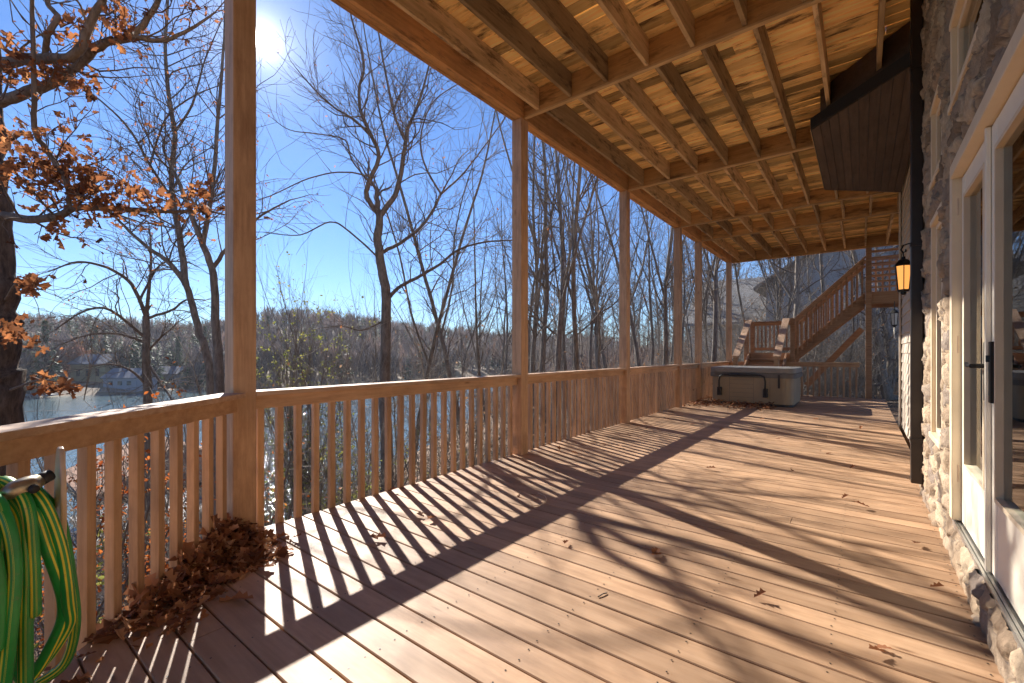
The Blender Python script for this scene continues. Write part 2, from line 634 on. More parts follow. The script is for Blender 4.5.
def build_ground():
    xs = list(np.arange(-140, -40, 4.)) + list(np.arange(-40, 14, .8)) + list(np.arange(14, 100, 5.))
    ys = list(np.arange(-60, -10, 5.)) + list(np.arange(-10, 50, .8)) + list(np.arange(50, 240, 6.))
    v = [(x, y, min(gz(x, y), -.35 if (-4.5 < x < 1.5 and y < 16) else 99)) for y in ys for x in xs]
    nx = len(xs)
    f = [(j * nx + i, j * nx + i + 1, (j + 1) * nx + i + 1, (j + 1) * nx + i) for j in range(len(ys) - 1) for i in range(nx - 1)]
    b = MB()
    b.add(v, f, .5)
    struct(b.build('ground', M['ground'], smooth=True))


build_ground()
b = MB()
b.add([(-900, -500, LAKE), (250, -500, LAKE), (250, 900, LAKE), (-900, 900, LAKE)], [(0, 1, 2, 3)], .5)
struct(b.build('lake_water', M['water']))


def far_shore(px):
    return float(np.interp(px, [-500, 0, 150, 300, 420, 510, 700], [80, 92, 104, 128, 150, 175, 240]))


def hill_z(px, cz):
    s = far_shore(px)
    ridge = float(np.interp(px, [-500, 0, 100, 200, 270, 330, 420, 505, 600, 700], [9, 8, 7, 6.5, 15, 14, 9, 3.5, 3, 3]))
    t = (cz - s) / 130.
    if t < 0:
        return LAKE + t * 10
    k = min(t, 1.)
    k = k * k * (3 - 2 * k)
    return LAKE + .9 * min(1, t * 25) + (ridge - LAKE) * k + 1.2 * math.sin(cz * .06 + px * .02)


def build_hill():
    pxs = list(range(-500, 720, 20))
    ts = [-.06, -.02, 0, .02, .04] + list(np.linspace(.08, 2.2, 26))
    v = []
    for px in pxs:
        for t in ts:
            cz = far_shore(px) + t * 130
            p = W(px, 0, cz)
            v.append((p[0], p[1], hill_z(px, cz)))
    n = len(ts)
    f = [(i * n + j, i * n + j + 1, (i + 1) * n + j + 1, (i + 1) * n + j) for i in range(len(pxs) - 1) for j in range(n - 1)]
    b = MB()
    b.add(v, f, .5)
    struct(b.build('hillside', M['hill'], smooth=True))


build_hill()


def build_far_woods():
    rng = np.random.default_rng(3)
    A, B, C, T = [], [], [], []
    N = 4200
    for i in range(N):
        px = rng.uniform(-250, 640)
        t = rng.uniform(.035, 1.35) ** 1.25
        cz = far_shore(px) + t * 130
        p = np.array(W(px, 0, cz))
        p[2] = hill_z(px, cz)
        if any(abs(px - a) < w_ and cz < c + 2 for a, w_, c in ((101, 13, 112), (129, 14, 105), (172, 12, 122), (75, 16, 112))):
            continue
        cl0 = .5 + .5 * math.sin(px * .043 + 1.7) * math.sin(cz * .061 + px * .011)
        ever = rng.random() < (.75 * cl0 if px < 215 else .34 * cl0 ** 2)
        s = rng.uniform(.75, 1.25)
        if ever:
            H = 11 * s
            n = 70
            h = rng.uniform(.08, 1, n) ** .8
            rr = (1 - h) * H * .24 + .15
            a = rng.uniform(0, 2 * np.pi, n)
            base = p + np.stack([0 * h, 0 * h, h * H], 1)
            tip = base + np.stack([np.cos(a) * rr, np.sin(a) * rr, -.10 * H * (1 - h) - .1], 1)
            perp = np.stack([-np.sin(a), np.cos(a), 0 * a], 1) * (rr * .35 + .1)[:, None]
            A.append(base)
            B.append(tip + perp)
            C.append(tip - perp)
            T.append(np.clip(rng.uniform(0, .24) + rng.normal(0, .03, n), 0, .245))
        else:
            H = 11.5 * s
            n = 62
            h = rng.uniform(.22, .85, n)
            a = rng.uniform(0, 2 * np.pi, n)
            R0 = H * .17
            base = p + np.stack([np.cos(a) * R0 * .3 * h, np.sin(a) * R0 * .3 * h, h * H * .8], 1)
            L = H * rng.uniform(.12, .30, n)
            tip = base + np.stack([np.cos(a) * L * .55, np.sin(a) * L * .55, L * .85], 1)
            wv = np.stack([-np.sin(a), np.cos(a), .4 + 0 * a], 1) * (H * rng.uniform(.008, .02, n))[:, None]
            A.append(tip)
            B.append(base + wv)
            C.append(base - wv)
            tt = float(np.clip(.62 + .28 * math.sin(px * .06 + cz * .09) + rng.normal(0, .16), .28, 1))
            T.append(np.clip(tt + rng.normal(0, .06, n), .28, 1))
            w = .09 + .06 * s
            A.append(np.array([p + (0, 0, H * .95)]))
            B.append(np.array([p + (w, w, -.5)]))
            C.append(np.array([p + (-w, -w, -.5)]))
            T.append(np.array([tt]))
    ab = AB()
    ab.tris(np.concatenate(A), np.concatenate(B), np.concatenate(C), np.concatenate(T))
    o = ab.build('far_woods', M['farwood'], smooth=False)
    tag(o, 'hazy mixed bare woods covering the hills across the lake', 'woods', kind='stuff')


build_far_woods()

# ------------------------------------------------------------------ deck floor
def edge_x(y):
    return -3.25 if y >= 1.22 else -3.25 + (1.22 - y) * .86


def build_deck():
    b = MB()
    y = -2.0
    k = 0
    while y < 15.02:
        y1 = y + .139
        xl = [edge_x(y), edge_x(y1)]
        cuts = []
        if rnd.random() < .16:
            cuts = [rnd.choice([-2.2, -1.6, -1.0, -.4])]
        segs = []
        prev = None
        stops = [None] + cuts + [.47]
        for i in range(len(stops) - 1):
            a = stops[i]
            c = stops[i + 1]
            a0, a1 = (xl[0], xl[1]) if a is None else (a + .002, a + .002)
            if a0 > c - .05:
                continue
            zt = rnd.uniform(-.0015, .0015)
            t = rnd.random()
            e = .004
            yy0, yy1 = y, y1
            v = [(a0, yy0, -.038), (c - .002, yy0, -.038), (c - .002, yy1, -.038), (a1, yy1, -.038),
                 (a0, yy0, zt - e), (c - .002, yy0, zt - e), (c - .002, yy1, zt - e), (a1, yy1, zt - e),
                 (a0, yy0 + e, zt), (c - .002, yy0 + e, zt), (c - .002, yy1 - e, zt), (a1, yy1 - e, zt)]
            f = [(0, 3, 2, 1), (8, 9, 10, 11), (0, 1, 5, 4), (1, 2, 6, 5), (2, 3, 7, 6), (3, 0, 4, 7),
                 (4, 5, 9, 8), (6, 7, 11, 10), (5, 6, 10, 9), (7, 4, 8, 11)]
            b.add(v, f, t)
        y += .146
        k += 1
    # rim and frame under the boards
    b.box(-3.24, -3.20, 1.25, 15.0, -.30, -.04, .4)
    b.bar((-3.22, 1.25, -.17), (-.5, -1.91, -.17), .04, .26, t=.4)
    for j in range(8):
        x = -3.0 + j * .48
        b.box(x, x + .04, max(-1.9, 1.35 - (x + 3.1) / .86), 14.9, -.30, -.041, .3)
    b.box(-3.20, .5, 14.96, 15.0, -.30, -.04, .4)
    struct(b.build('deck_floor', M['deck']))
    # nail heads would be under a pixel: skipped


build_deck()
b = MB()
y = -2.0
while y < 8:
    for j in range(8):
        x = -3.0 + j * .48 + .02
        for dy in (.03, .108):
            if x < edge_x(y) + .05:
                continue
            cx_, cy_ = x + rnd.uniform(-.008, .008), y + dy + rnd.uniform(-.006, .006)
            b.add([(cx_ + .0042 * math.cos(a * math.pi / 3), cy_ + .0042 * math.sin(a * math.pi / 3), .0022) for a in range(6)], [tuple(range(6))], 0)
    y += .146
struct(b.build('deck_screws', M['black']))

# ------------------------------------------------------------------ posts
PX0, PX1 = -3.29, -3.15
BEAMZ = 3.97
POSTS = [(1.145, 'tall brown square porch post nearest the camera at the railing corner'),
         (4.20, 'tall brown porch post second from the camera along the lake railing'),
         (7.19, 'tall brown porch post in the middle of the lake railing, third from camera'),
         (10.02, 'brown porch post just before the closely spaced pair beside the hot tub'),
         (11.60, 'brown porch post right beside the hot tub, left of its cover'),
         (14.86, 'brown porch post at the far outer corner behind the hot tub')]
for y, lab in POSTS:
    t = thing('porch_post', lab, 'post', ((PX0 + PX1) / 2, y + .07, 0), 'porch posts holding up the upper deck')
    b = MB()
    b.box(PX0, PX1, y, y + .14, -.3, BEAMZ - .002)
    b.build('post_shaft', M['post'], t, .006)
    b = MB()
    b.box(PX0 - .004, PX0 + .0, y + .02, y + .12, -.25, -.02)
    b.build('bracket_plate', M['black'], t)

# ------------------------------------------------------------------ railings
RH = .945


def railing(a, bb, label, inner=1, mat='rail', y_axis=True, skirt=True, n=None):
    """a, bb: ends of the railing line (x, y); inner side is to the right of a->b"""
    a, bb = Vector((*a, 0)), Vector((*bb, 0))
    d = (bb - a)
    L = d.length
    d.normalize()
    s = Vector((d.y, -d.x, 0)) * inner
    t = thing('deck_railing', label, 'railing', tuple((a + bb) / 2), 'wooden railing sections around the deck')
    b = MB()
    c = s * .02
    b.bar(a + c + Vector((0, 0, RH - .016)), bb + c + Vector((0, 0, RH - .016)), .15, .032)
    b.build('top_cap', M['cap' if mat == 'rail' else mat], t, .004)
    b = MB()
    b.bar(a + s * .022 + Vector((0, 0, RH - .078)), bb + s * .022 + Vector((0, 0, RH - .078)), .038, .089)
    b.build('face_rail', M[mat], t, .004)
    k = n or max(2, int(round(L / .135)))
    for i in range(k):
        p = a + d * (L * (i + .5) / k) - s * .02
        m = MB()
        lean = d * rnd.uniform(-.003, .003)
        m.bar(p + Vector((0, 0, -.12)), p + lean + Vector((0, 0, RH - .034)), .043, .043, up=tuple(d))
        m.build('baluster', M['post'], t, .003)
    return t


XR = -3.245
railing((-3.17, 1.14), (-1.55, -.77), 'diagonal railing section on the left running from the corner post toward the camera', -1)
railing((XR, 1.285), (XR, 4.20), 'railing section between the first and second porch posts, facing the lake')
railing((XR, 4.34), (XR, 7.19), 'railing section between the second and third porch posts')
railing((XR, 7.33), (XR, 10.02), 'railing section between the middle post and the pair of posts by the hot tub')
railing((XR, 10.16), (XR, 11.60), 'short railing section between the two close posts left of the hot tub')
railing((XR, 11.74), (XR, 14.86), 'railing section behind the left end of the hot tub')
railing((-3.15, 14.93), (-.05, 14.93), 'far end railing across the deck under the stair flight', 1, 'rail_x')

# ------------------------------------------------------------------ upper deck
ud = thing('upper_deck', 'upper deck overhead seen from below with joists, cross beams and orange planks', 'upper deck', (-1.4, 6, BEAMZ))
YE = 15.05
b = MB()
y = -3.0
while y < YE + .1:
    t = rnd.random()
    z = 4.262 + rnd.uniform(0, .006)
    x0 = -3.42
    xe = .62 if y < 10.0 else 1.5
    while x0 < xe - .02:
        x1 = min(x0 + rnd.choice([2.4, 3.6, 4.2]), xe)
        t = rnd.random()
        t = t ** .6
        b.box(x0, x1 - .003, y, y + rnd.choice([.138, .136, .131]), z, z + .035, t)
        x0 = x1
    y += .146
b.build('decking', M['plank'], ud)
lev = [-3.0, 1.215, 4.27, 7.26, 10.09, 11.67, 14.98]
for a, c in zip(lev[:-1], lev[1:]):
    b = MB()
    b.box(-3.29, -3.252, a + .003, c - .003, BEAMZ, 4.258)
    b.box(-3.188, -3.15, a + .003, c - .003, BEAMZ + .001, 4.258)
    b.box(-3.251, -3.189, a + .003, c - .003, BEAMZ + .006, 4.25)
    b.build('outer_beam', M['beam'], ud, .003)
b = MB()
b.box(-3.335, -3.295, -3, YE, BEAMZ + .06, 4.258)
b.build('rim_board', M['beam'], ud)
for i, y in enumerate(lev[1:]):
    b = MB()
    last = i == len(lev) - 2
    if last:
        b.box(-3.148, 1.4, y - .02, y + .02, BEAMZ - .01, 4.258)
        b.box(-3.148, 1.4, y + .025, y + .063, BEAMZ - .012, 4.258)
    else:
        b.box(-3.146, .44 if y < 9.9 else 1.3, y - .019, y + .019, BEAMZ + .028, 4.258)
    b.build('cross_beam', M['beamx'], ud, .003)
    if not last:
        b = MB()
        b.box(-3.146, .36 if y < 9 else 1.3, y - .024, y + .024, BEAMZ + .006, BEAMZ + .027)
        b.build('ledger_strip', M['strip'], ud, .002)
    if i in (0, 1, 2, 3, 4, 5) or True:
        pass
for i, (a, c) in enumerate(zip(lev[:-1], lev[1:])):
    for j in range(8 if a < 10 else 10):
        x = -2.925 + j * .431 + (-.02 if i % 2 else .04)
        b = MB()
        h0 = BEAMZ + .032 + rnd.uniform(0, .006)
        b.box(x - .019, x + .019, a + .022, c - .022, h0, 4.258)
        b.build('joist', M['joist'], ud, .002)
b = MB()
b.tube([(-1.25, 1.2, 3.93), (.1, 1.25, 3.93)], .012, 8)

# ================================================================== HOUSE
hs = thing('house', 'stone walled house on the right with french doors, windows and beige siding', 'house', (.5, 4, 0))
OPEN = [(1.98, 3.72, .20, 2.29), (4.06, 4.68, .56, 2.20), (4.06, 4.68, 2.44, 3.05), (2.75, 3.72, 2.62, 3.16), (.3, 2.3, 2.62, 3.3)]
XW = .44


def build_stone():
    rng = np.random.default_rng(11)
    y = np.arange(-1.2, 5.3, .0165)
    z = np.arange(-.28, 4.25, .0165)
    Y, Z = np.meshgrid(y, z, indexing='ij')
    # warp for irregular stones
    wy = Y + .05 * np.sin(Z * 9.1 + 1.7 * np.sin(Y * 3)) + .02 * np.sin(Z * 31 + Y * 17)
    wz = Z + .035 * np.sin(Y * 8.3 + 2 * np.sin(Z * 4)) + .015 * np.sin(Y * 37 + Z * 13)
    gy, gzz = wy / .26, wz / .12
    iy, iz = np.floor(gy).astype(int), np.floor(gzz).astype(int)
    J = rng.random((80, 80, 4))
    f1 = np.full(Y.shape, 9.)
    f2 = np.full(Y.shape, 9.)
    cid = np.zeros(Y.shape + (2,))
    for dy in (-1, 0, 1):
        for dz in (-1, 0, 1):
            cy, cz = iy + dy, iz + dz
            jj = J[(cy + 20) % 80, (cz + 20) % 80]
            dd = np.hypot(cy + .1 + .8 * jj[..., 0] - gy, cz + .1 + .8 * jj[..., 1] - gzz)
            m = dd < f1
            f2 = np.where(m, f1, np.minimum(f2, dd))
            cid = np.where(m[..., None], jj[..., 2:], cid)
            f1 = np.where(m, dd, f1)
    e = np.clip((f2 - f1) / .13, 0, 1)
    e = e * e * (3 - 2 * e)

    def vnoise(fy, fz, seed):
        g = np.random.default_rng(seed).random((97, 89))
        a, c = Y * fy, Z * fz
        i, j = np.floor(a).astype(int), np.floor(c).astype(int)
        u, v = a - i, c - j
        u, v = u * u * (3 - 2 * u), v * v * (3 - 2 * v)
        q = lambda di, dj: g[(i + di) % 97, (j + dj) % 89]
        return (q(0, 0) * (1 - u) + q(1, 0) * u) * (1 - v) + (q(0, 1) * (1 - u) + q(1, 1) * u) * v

    nz = np.zeros(Y.shape)
    for k, (fy, fz, am) in enumerate([(8, 6, .006), (17, 15, .010), (38, 33, .008), (61, 59, .005)]):
        nz += am * (1 - np.abs(2 * vnoise(fy, fz, k + 3) - 1)) - am * .5
    ty, tz = (cid[..., 0] - .5), (cid[..., 1] - .5)
    tiltd = ty * .045 * (gzz - iz - .5) + tz * .045 * (gy - iy - .5)
    h = e * (.022 + .024 * cid[..., 0] + nz * .8 + tiltd * .7) + nz * .25
    h = np.clip(h, 0, .07)
    X = XW - h
    tt = np.where(e < .2, .02, np.clip(.16 + .84 * cid[..., 1] + 2.5 * nz, .13, 1))
    ny, nzc = Y.shape
    mask = np.ones((ny - 1, nzc - 1), bool)
    cyy = (Y[:-1, :-1] + Y[1:, 1:]) / 2
    czz = (Z[:-1, :-1] + Z[1:, 1:]) / 2
    for (a, c, d, f) in OPEN:
        mask &= ~((cyy > a) & (cyy < c) & (czz > d) & (czz < f))
    # round the openings' edges back into the wall
    for (a, c, d, f) in OPEN:
        dist = np.maximum(np.maximum(a - Y, Y - c), np.maximum(d - Z, Z - f))
        k = np.clip(dist / .05, 0, 1)
        k = np.where(dist < 0, 0, k)
        X = np.where(dist < .05, X + (1 - k) * (h * .3 + .012), X)
    V = np.stack([X, Y, Z], -1).reshape(-1, 3)
    idx = np.arange(ny * nzc).reshape(ny, nzc)
    q = np.stack([idx[:-1, :-1], idx[:-1, 1:], idx[1:, 1:], idx[1:, :-1]], -1)[mask]
    # reveal sides so the wall has depth
    ab = AB()
    ab.raw(V, q, 4, tt.ravel())
    o = ab.build('stone_wall', M['stone'], hs)
    return o


build_stone()
# masonry behind the stone face: blocks between the openings
b = MB()
X0, X1 = .447, .62
ycuts = [-1.2, .3, 1.98, 2.3, 2.75, 3.72, 4.06, 4.68, 5.3]
zcuts = [-.28, .2, .56, 2.2, 2.29, 2.44, 2.62, 3.05, 3.16, 3.3, 4.25]
for i in range(len(ycuts) - 1):
    run = None
    for j in range(len(zcuts) - 1):
        cy, cz = (ycuts[i] + ycuts[i + 1]) / 2, (zcuts[j] + zcuts[j + 1]) / 2
        hole = any(a < cy < c and d < cz < f for a, c, d, f in OPEN)
        if hole:
            if run is not None:
                b.box(X0, X1, ycuts[i], ycuts[i + 1], run, zcuts[j], .3)
                run = None
        elif run is None:
            run = zcuts[j]
    if run is not None:
        b.box(X0, X1, ycuts[i], ycuts[i + 1], run, zcuts[-1], .3)
b.build('masonry_core', M['stone'], hs)
# siding wall beyond the stone, with lapped courses
b = MB()
z = -.3
while z < 4.2:
    v = [(.515, 5.3, z), (.53, 5.3, z + .152), (.53, 9.98, z + .152), (.515, 9.98, z), (.56, 5.3, z), (.56, 5.3, z + .152), (.56, 9.98, z + .152), (.56, 9.98, z)]
    b.add(v, [(0, 1, 2, 3), (0, 3, 7, 4), (1, 5, 6, 2)], rnd.random())
    z += .15
b.box(.56, 4.5, 9.9, 9.98, -.3, 4.2)
b.build('siding_wall', M['siding'], hs)
b = MB()
b.box(.495, .60, 9.98, 10.09, -.3, 4.2)
b.box(.49, .512, 9.86, 9.978, -.3, 4.2)
b.build('corner_trim', M['siding'], hs, .004)
b = MB()
b.box(.43, .514, 5.302, 5.42, -.3, 4.2)
b.build('corner_trim', M['siding'], hs, .004)
# bay cantilevered from the floor above
bay = [(.5, 5.25), (-.46, 6.24), (-.46, 8.66), (.5, 9.55)]
b = MB()
nb_ = 11
for k in range(nb_):          # narrow soffit boards, each clipped to the bay's outline
    xa_, xb_ = -.458 + k * .0868, -.458 + (k + 1) * .0868 - .006
    fy = lambda x: 5.25 + (x - .5) * (6.24 - 5.25) / (-.96)
    gy_ = lambda x: 9.55 + (x - .5) * (8.66 - 9.55) / (-.96)
    b.prism([(xa_, fy(xa_)), (xb_, fy(xb_)), (xb_, gy_(xb_)), (xa_, gy_(xa_))], 3.79, 3.80, rnd.random())
zz = 0
b2 = MB()
b.build('bay_soffit', M['bay'], hs)
b2.prism([(x - .012 if x < 0 else x, y + (-.012 if i < 2 else .012)) for i, (x, y) in enumerate(bay)], 3.801, 3.925, .5)
b2.build('bay_fascia', M['fascia'], hs)
b = MB()
b.box(-.475, -.47, 6.24, 8.66, 3.79, 3.93)
b.build('bay_edge_strip', M['strip'], hs)
b = MB()
b.prism([(.5, 5.32), (-.38, 6.28), (-.38, 8.62), (.5, 9.48)], 3.93, 4.25, .5)
b.build('bay_wall', M['bay'], hs)
# downspout
b = MB()
b.box(.325, .405, 5.05, 5.14, .10, 4.25)
b.build('downspout', M['spout'], hs, .008)
for z in (.45, 2.1, 3.6):
    b = MB()
    b.box(.32, .44, 5.04, 5.15, z, z + .03)
    b.build('downspout_strap', M['spout'], hs)


def window(y0, y1, z0, z1, mull=None):
    fr = MB()
    t = .04
    xa, xb = .415, .50
    fr.box(xa, xb, y0, y0 + t, z0 + t, z1 - t)
    fr.box(xa, xb, y1 - t, y1, z0 + t, z1 - t)
    fr.box(xa - .006, xb, y0, y1, z1 - t, z1)
    fr.box(xa - .012, xb, y0, y1, z0, z0 + t)
    fr.box(xa + .025, xb - .005, y0 + t, y0 + t + .04, z0 + t, z1 - t)
    fr.box(xa + .025, xb - .005, y1 - t - .04, y1 - t, z0 + t, z1 - t)
    fr.box(xa + .025, xb - .005, y0 + t + .04, y1 - t - .04, z0 + t, z0 + t + .04)
    fr.box(xa + .025, xb - .005, y0 + t + .04, y1 - t - .04, z1 - t - .04, z1 - t)
    o = fr.build('window', M['frame'], hs, .004)
    p = MB()
    p.box(.462, .468, y0 + t + .038, y1 - t - .038, z0 + t + .038, z1 - t - .038)
    p.build('pane', M['glass'], o)


window(4.06, 4.68, .56, 2.20)
window(4.06, 4.68, 2.44, 3.05)
window(2.75, 3.72, 2.62, 3.16)
window(.3, 2.3, 2.62, 3.3)
# french doors
b = MB()
b.box(.412, .53, 3.645, 3.718, .226, 2.288)
b.box(.412, .53, 1.985, 2.05, .226, 2.288)
b.box(.405, .53, 2.05, 3.645, 2.215, 2.288)
b.build('door_frame', M['frame'], hs, .004)
b = MB()
for k in range(6):
    b.box(.424 + k * .014, .424 + k * .014 + .011, 1.985, 3.716, .20, .214 + .002 * (k % 2))
b.box(.425, .53, 1.986, 3.715, .17, .20)
b.build('threshold', M['alum'], hs)
for (ya, yb) in ((2.90, 3.64), (2.055, 2.895)):
    fr = MB()
    xa, xb = .455, .50
    st = .105
    fr.box(xa, xb, ya, ya + st, .222, 2.21)
    fr.box(xa, xb, yb - st, yb, .222, 2.21)
    fr.box(xa + .001, xb - .001, ya + st, yb - st, 2.09, 2.209)
    fr.box(xa + .001, xb - .001, ya + st, yb - st, .223, .56)
    o = fr.build('door', M['white'], hs, .004)
    g = MB()
    for (p, q, r_, s_) in ((ya + st, ya + st + .02, .56, 2.09), (yb - st - .02, yb - st, .56, 2.09)):
        g.box(xa - .008, xb - .02, p, q, r_, s_)
    g.box(xa - .008, xb - .02, ya + st + .02, yb - st - .02, .56, .58)
    g.box(xa - .008, xb - .02, ya + st + .02, yb - st - .02, 2.07, 2.09)
    g.build('glazing_bead', M['frame'], o)
    p = MB()
    p.box(.472, .478, ya + st + .018, yb - st - .018, .575, 2.075)
    p.build('pane', M['glass'], o)
    h = MB()
    hy = ya + .05 if ya > 2.5 else yb - .05
    h.box(xa - .014, xa, hy - .02, hy + .02, .98, 1.25)
    if ya > 2.5:
        h.tube([(xa - .01, hy, 1.14), (xa - .055, hy, 1.14)], .011, 8)
        h.tube([(xa - .055, hy - .01, 1.14), (xa - .058, hy + .06, 1.138), (xa - .055, hy + .125, 1.15)], [.011, .010, .008], 8)
    else:
        h.lathe((xa - .014, hy, 1.16), [(.012, 0), (.012, .03)], 10)
    h.build('handle', M['black'], o, .002)
b = MB()
b.box(.436, .454, 2.885, 2.912, .222, 2.21)
b.build('astragal', M['white'], hs, .003)
for z in (.45, 1.2, 2.0):
    b = MB()
    b.tube([(.44, 3.652, z), (.44, 3.652, z + .1)], .009, 8)
    b.build('hinge', M['bracket'], hs)
# room behind the glass
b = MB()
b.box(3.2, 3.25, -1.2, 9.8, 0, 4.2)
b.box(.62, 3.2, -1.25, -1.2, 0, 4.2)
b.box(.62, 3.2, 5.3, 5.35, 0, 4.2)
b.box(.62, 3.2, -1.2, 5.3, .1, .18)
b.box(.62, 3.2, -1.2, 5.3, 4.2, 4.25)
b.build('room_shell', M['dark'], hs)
# upper storey mass above the porch
b = MB()
b.box(.62, 9, -3, 9.9, 4.27, 7.0)
b.build('upper_storey', M['siding'], hs)
# curtain
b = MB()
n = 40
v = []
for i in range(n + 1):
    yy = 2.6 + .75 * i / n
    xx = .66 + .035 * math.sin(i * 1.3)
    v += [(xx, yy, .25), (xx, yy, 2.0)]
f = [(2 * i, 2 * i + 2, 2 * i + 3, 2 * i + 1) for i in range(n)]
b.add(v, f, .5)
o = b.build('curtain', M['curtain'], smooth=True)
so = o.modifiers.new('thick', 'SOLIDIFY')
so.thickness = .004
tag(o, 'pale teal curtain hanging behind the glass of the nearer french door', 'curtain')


# ------------------------------------------------------------------ lanterns
def lantern(loc, label, lit, wall=True):
    t = thing('wall_lantern' if wall else 'hanging_lantern', label, 'lantern', loc)
    x, y, z = loc
    b = MB()
    b.lathe(loc, [(.02, -.235), (.03, -.22), (.03, -.2), (.05, -.199), (.062, -.19), (.062, -.175), (.055, -.17)], 6)
    b.build('base', M['black'], t, .001)
    b = MB()
    b.lathe(loc, [(.088, .105), (.094, .115), (.088, .125), (.05, .175), (.022, .19), (.02, .215), (.008, .22), (.006, .25)], 6)
    b.build('cap', M['black'], t, .001)
    b = MB()
    for j in range(6):
        a = 2 * math.pi * (j + .5) / 6
        b.bar((x + .057 * math.cos(a), y + .057 * math.sin(a), z - .175), (x + .082 * math.cos(a), y + .082 * math.sin(a), z + .11), .009, .009)
    b.build('cage', M['black'], t)
    b = MB()
    b.lathe(loc, [(.054, -.172), (.078, .104)], 6)
    b.build('glass_shade', M['lampglass' if lit else 'greyglass'], t)
    if wall:
        b = MB()
        pts = [(x + .135, y, z + .02)]
        for k in range(26):
            a = -1.2 + k * .24
            rr = .075 - .0017 * k
            pts.append((x + .065 + rr * math.cos(a) * 1.1, y, z + .27 + rr * math.sin(a) * 1.25))
        pts2 = [(x + .12, y, z - .02), (x + .12, y, z + .22), (x + .10, y, z + .32), (x + .05, y, z + .365), (x + .0, y, z + .35), (x - .022, y, z + .30), (x - .005, y, z + .265), (x + .022, y, z + .275), (x + .02, y, z + .30)]
        b.tube(pts2, .009, 8)
        b.tube([(x, y, z + .245), (x - .004, y, z + .27), (x - .02, y, z + .30)], .007, 6)
        b.build('scroll_arm', M['black'], t, smooth=True)
        b = MB()
        b.box(x + .105, x + .128, y - .05, y + .05, z - .12, z + .10)
        b.build('wall_plate', M['black'], t, .006)
    else:
        b = MB()
        b.tube([(x, y, z + .24), (x, y, z + .40)], .008, 6)
        b.build('hanging_rod', M['black'], t)
        b = MB()
        b.tube([(x, y, z - .23), (x, y, z - .50)], .012, 6)  # thin white pole below the lantern
        b.build('white_pole', M['white'], t)
    return t


lantern((.385, 7.0, 2.12), 'black wall lantern glowing amber on the beige siding past the downspout', True)
lantern((.62, 14.3, 2.06), 'unlit grey glass lantern hanging below the stair landing', False, False)

# ------------------------------------------------------------------ hot tub
tb = thing('hot_tub', 'square tan hot tub under a grey cover with black lifter bar', 'hot tub', (-2.05, 12.2, 0))
TX0, TX1, TY0, TY1 = -2.86, -1.17, 11.42, 12.95


def rrect(x0, x1, y0, y1, r, n=6):
    p = []
    for cx, cy, a0 in ((x1 - r, y1 - r, 0), (x0 + r, y1 - r, 90), (x0 + r, y0 + r, 180), (x1 - r, y0 + r, 270)):
        for k in range(n + 1):
            a = R(a0 + 90 * k / n)
            p.append((cx + r * math.cos(a), cy + r * math.sin(a)))
    return p


b = MB()
b.prism(rrect(TX0 + .03, TX1 - .03, TY0 + .03, TY1 - .03, .16), .004, .06, .3)
b.build('base', M['foam'], tb)
b = MB()
b.prism(rrect(TX0, TX1, TY0, TY1, .18), .06, .68, .5)
b.build('cabinet', M['tub'], tb)
b = MB()
for x in (-2.45, -1.62):
    b.box(x - .004, x + .004, TY0 - .004, TY0 + .01, .07, .67)
for z in (.18, .28, .38, .48, .58):
    b.box(-2.44, -1.95, TY0 - .003, TY0 + .01, z, z + .006)
b.box(-1.95, -1.944, TY0 - .004, TY0 + .01, .07, .67)
b.build('panel_seam', M['seal'], tb)
b = MB()
for k in range(7):
    x = -1.60 + k * .035
    b.box(x, x + .012, TY0 - .006, TY0 + .01, .07, .66)
b.build('corner_rib', M['tub'], tb)
b = MB()
b.prism(rrect(TX0 - .02, TX1 + .02, TY0 - .02, TY1 + .02, .2), .68, .74, .5)
b.build('shell_lip', M['tubcover'], tb, .015)
b = MB()
cov = rrect(TX0 - .04, TX1 + .04, TY0 - .04, TY1 + .04, .2)
b.prism(cov, .742, .865, .5)
nv = len(b.v)
b.build('cover', M['tubcover'], tb, .02)
b = MB()
b.prism(rrect(TX0 - .045, TX1 + .045, TY0 - .045, TY1 + .045, .2), .64, .741, .5)
b.build('cover_skirt', M['skirt'], tb)
b = MB()
b.box(-1.46, -1.42, TY0 - .055, TY0 - .045, .42, .72)
b.build('cover_strap', M['foam'], tb)
b = MB()
yb_ = TY0 - .09
b.tube([(-2.66, yb_, .24), (-2.66, yb_, .56), (-2.64, yb_, .66), (-2.56, yb_, .70), (-1.80, yb_, .70), (-1.72, yb_, .66), (-1.70, yb_, .56), (-1.70, yb_, .24)], .019, 10)
b.tube([(-2.45, yb_, .70), (-1.9, yb_, .70)], .032, 10)
lf = b.build('cover_lifter', M['foam'], tb, smooth=True)
for x in (-2.66, -1.70):
    b = MB()
    b.box(x - .045, x + .045, TY0 - .10, TY0 - .004, .20, .40)
    b.build('lifter_bracket', M['foam'], tb, .012)

# ------------------------------------------------------------------ stairs
st = thing('staircase', 'brown wooden staircase with two flights and railed landings at the deck end', 'stairs', (-1.0, 15.4, 0))
ZL, ZU = 1.20, 2.78
XA, XB = -1.50, .06      # flight between the landings
YF, YK = 15.06, 15.95
run = XB - XA
for y in (YF + .02, YK - .02):
    b = MB()
    pts = [(XA - .12, y - .02, ZL - .30), (XA - .12, y - .02, ZL - .02), (XB + .0, y - .02, ZU + .02), (XB, y - .02, ZU - .34)]
    b.poly3(pts, (0, .04, 0))
    b.build('stringer', M['stair'], st, .003)
for k in range(8):
    u = (k + .5) / 8
    x = XA + run * u
    z = ZL + (ZU - ZL) * (k + 1) / 9
    b = MB()
    b.box(x - .12, x + .12, YF + .045, YK - .045, z - .038, z)
    b.build('tread', M['stair'], st, .003)


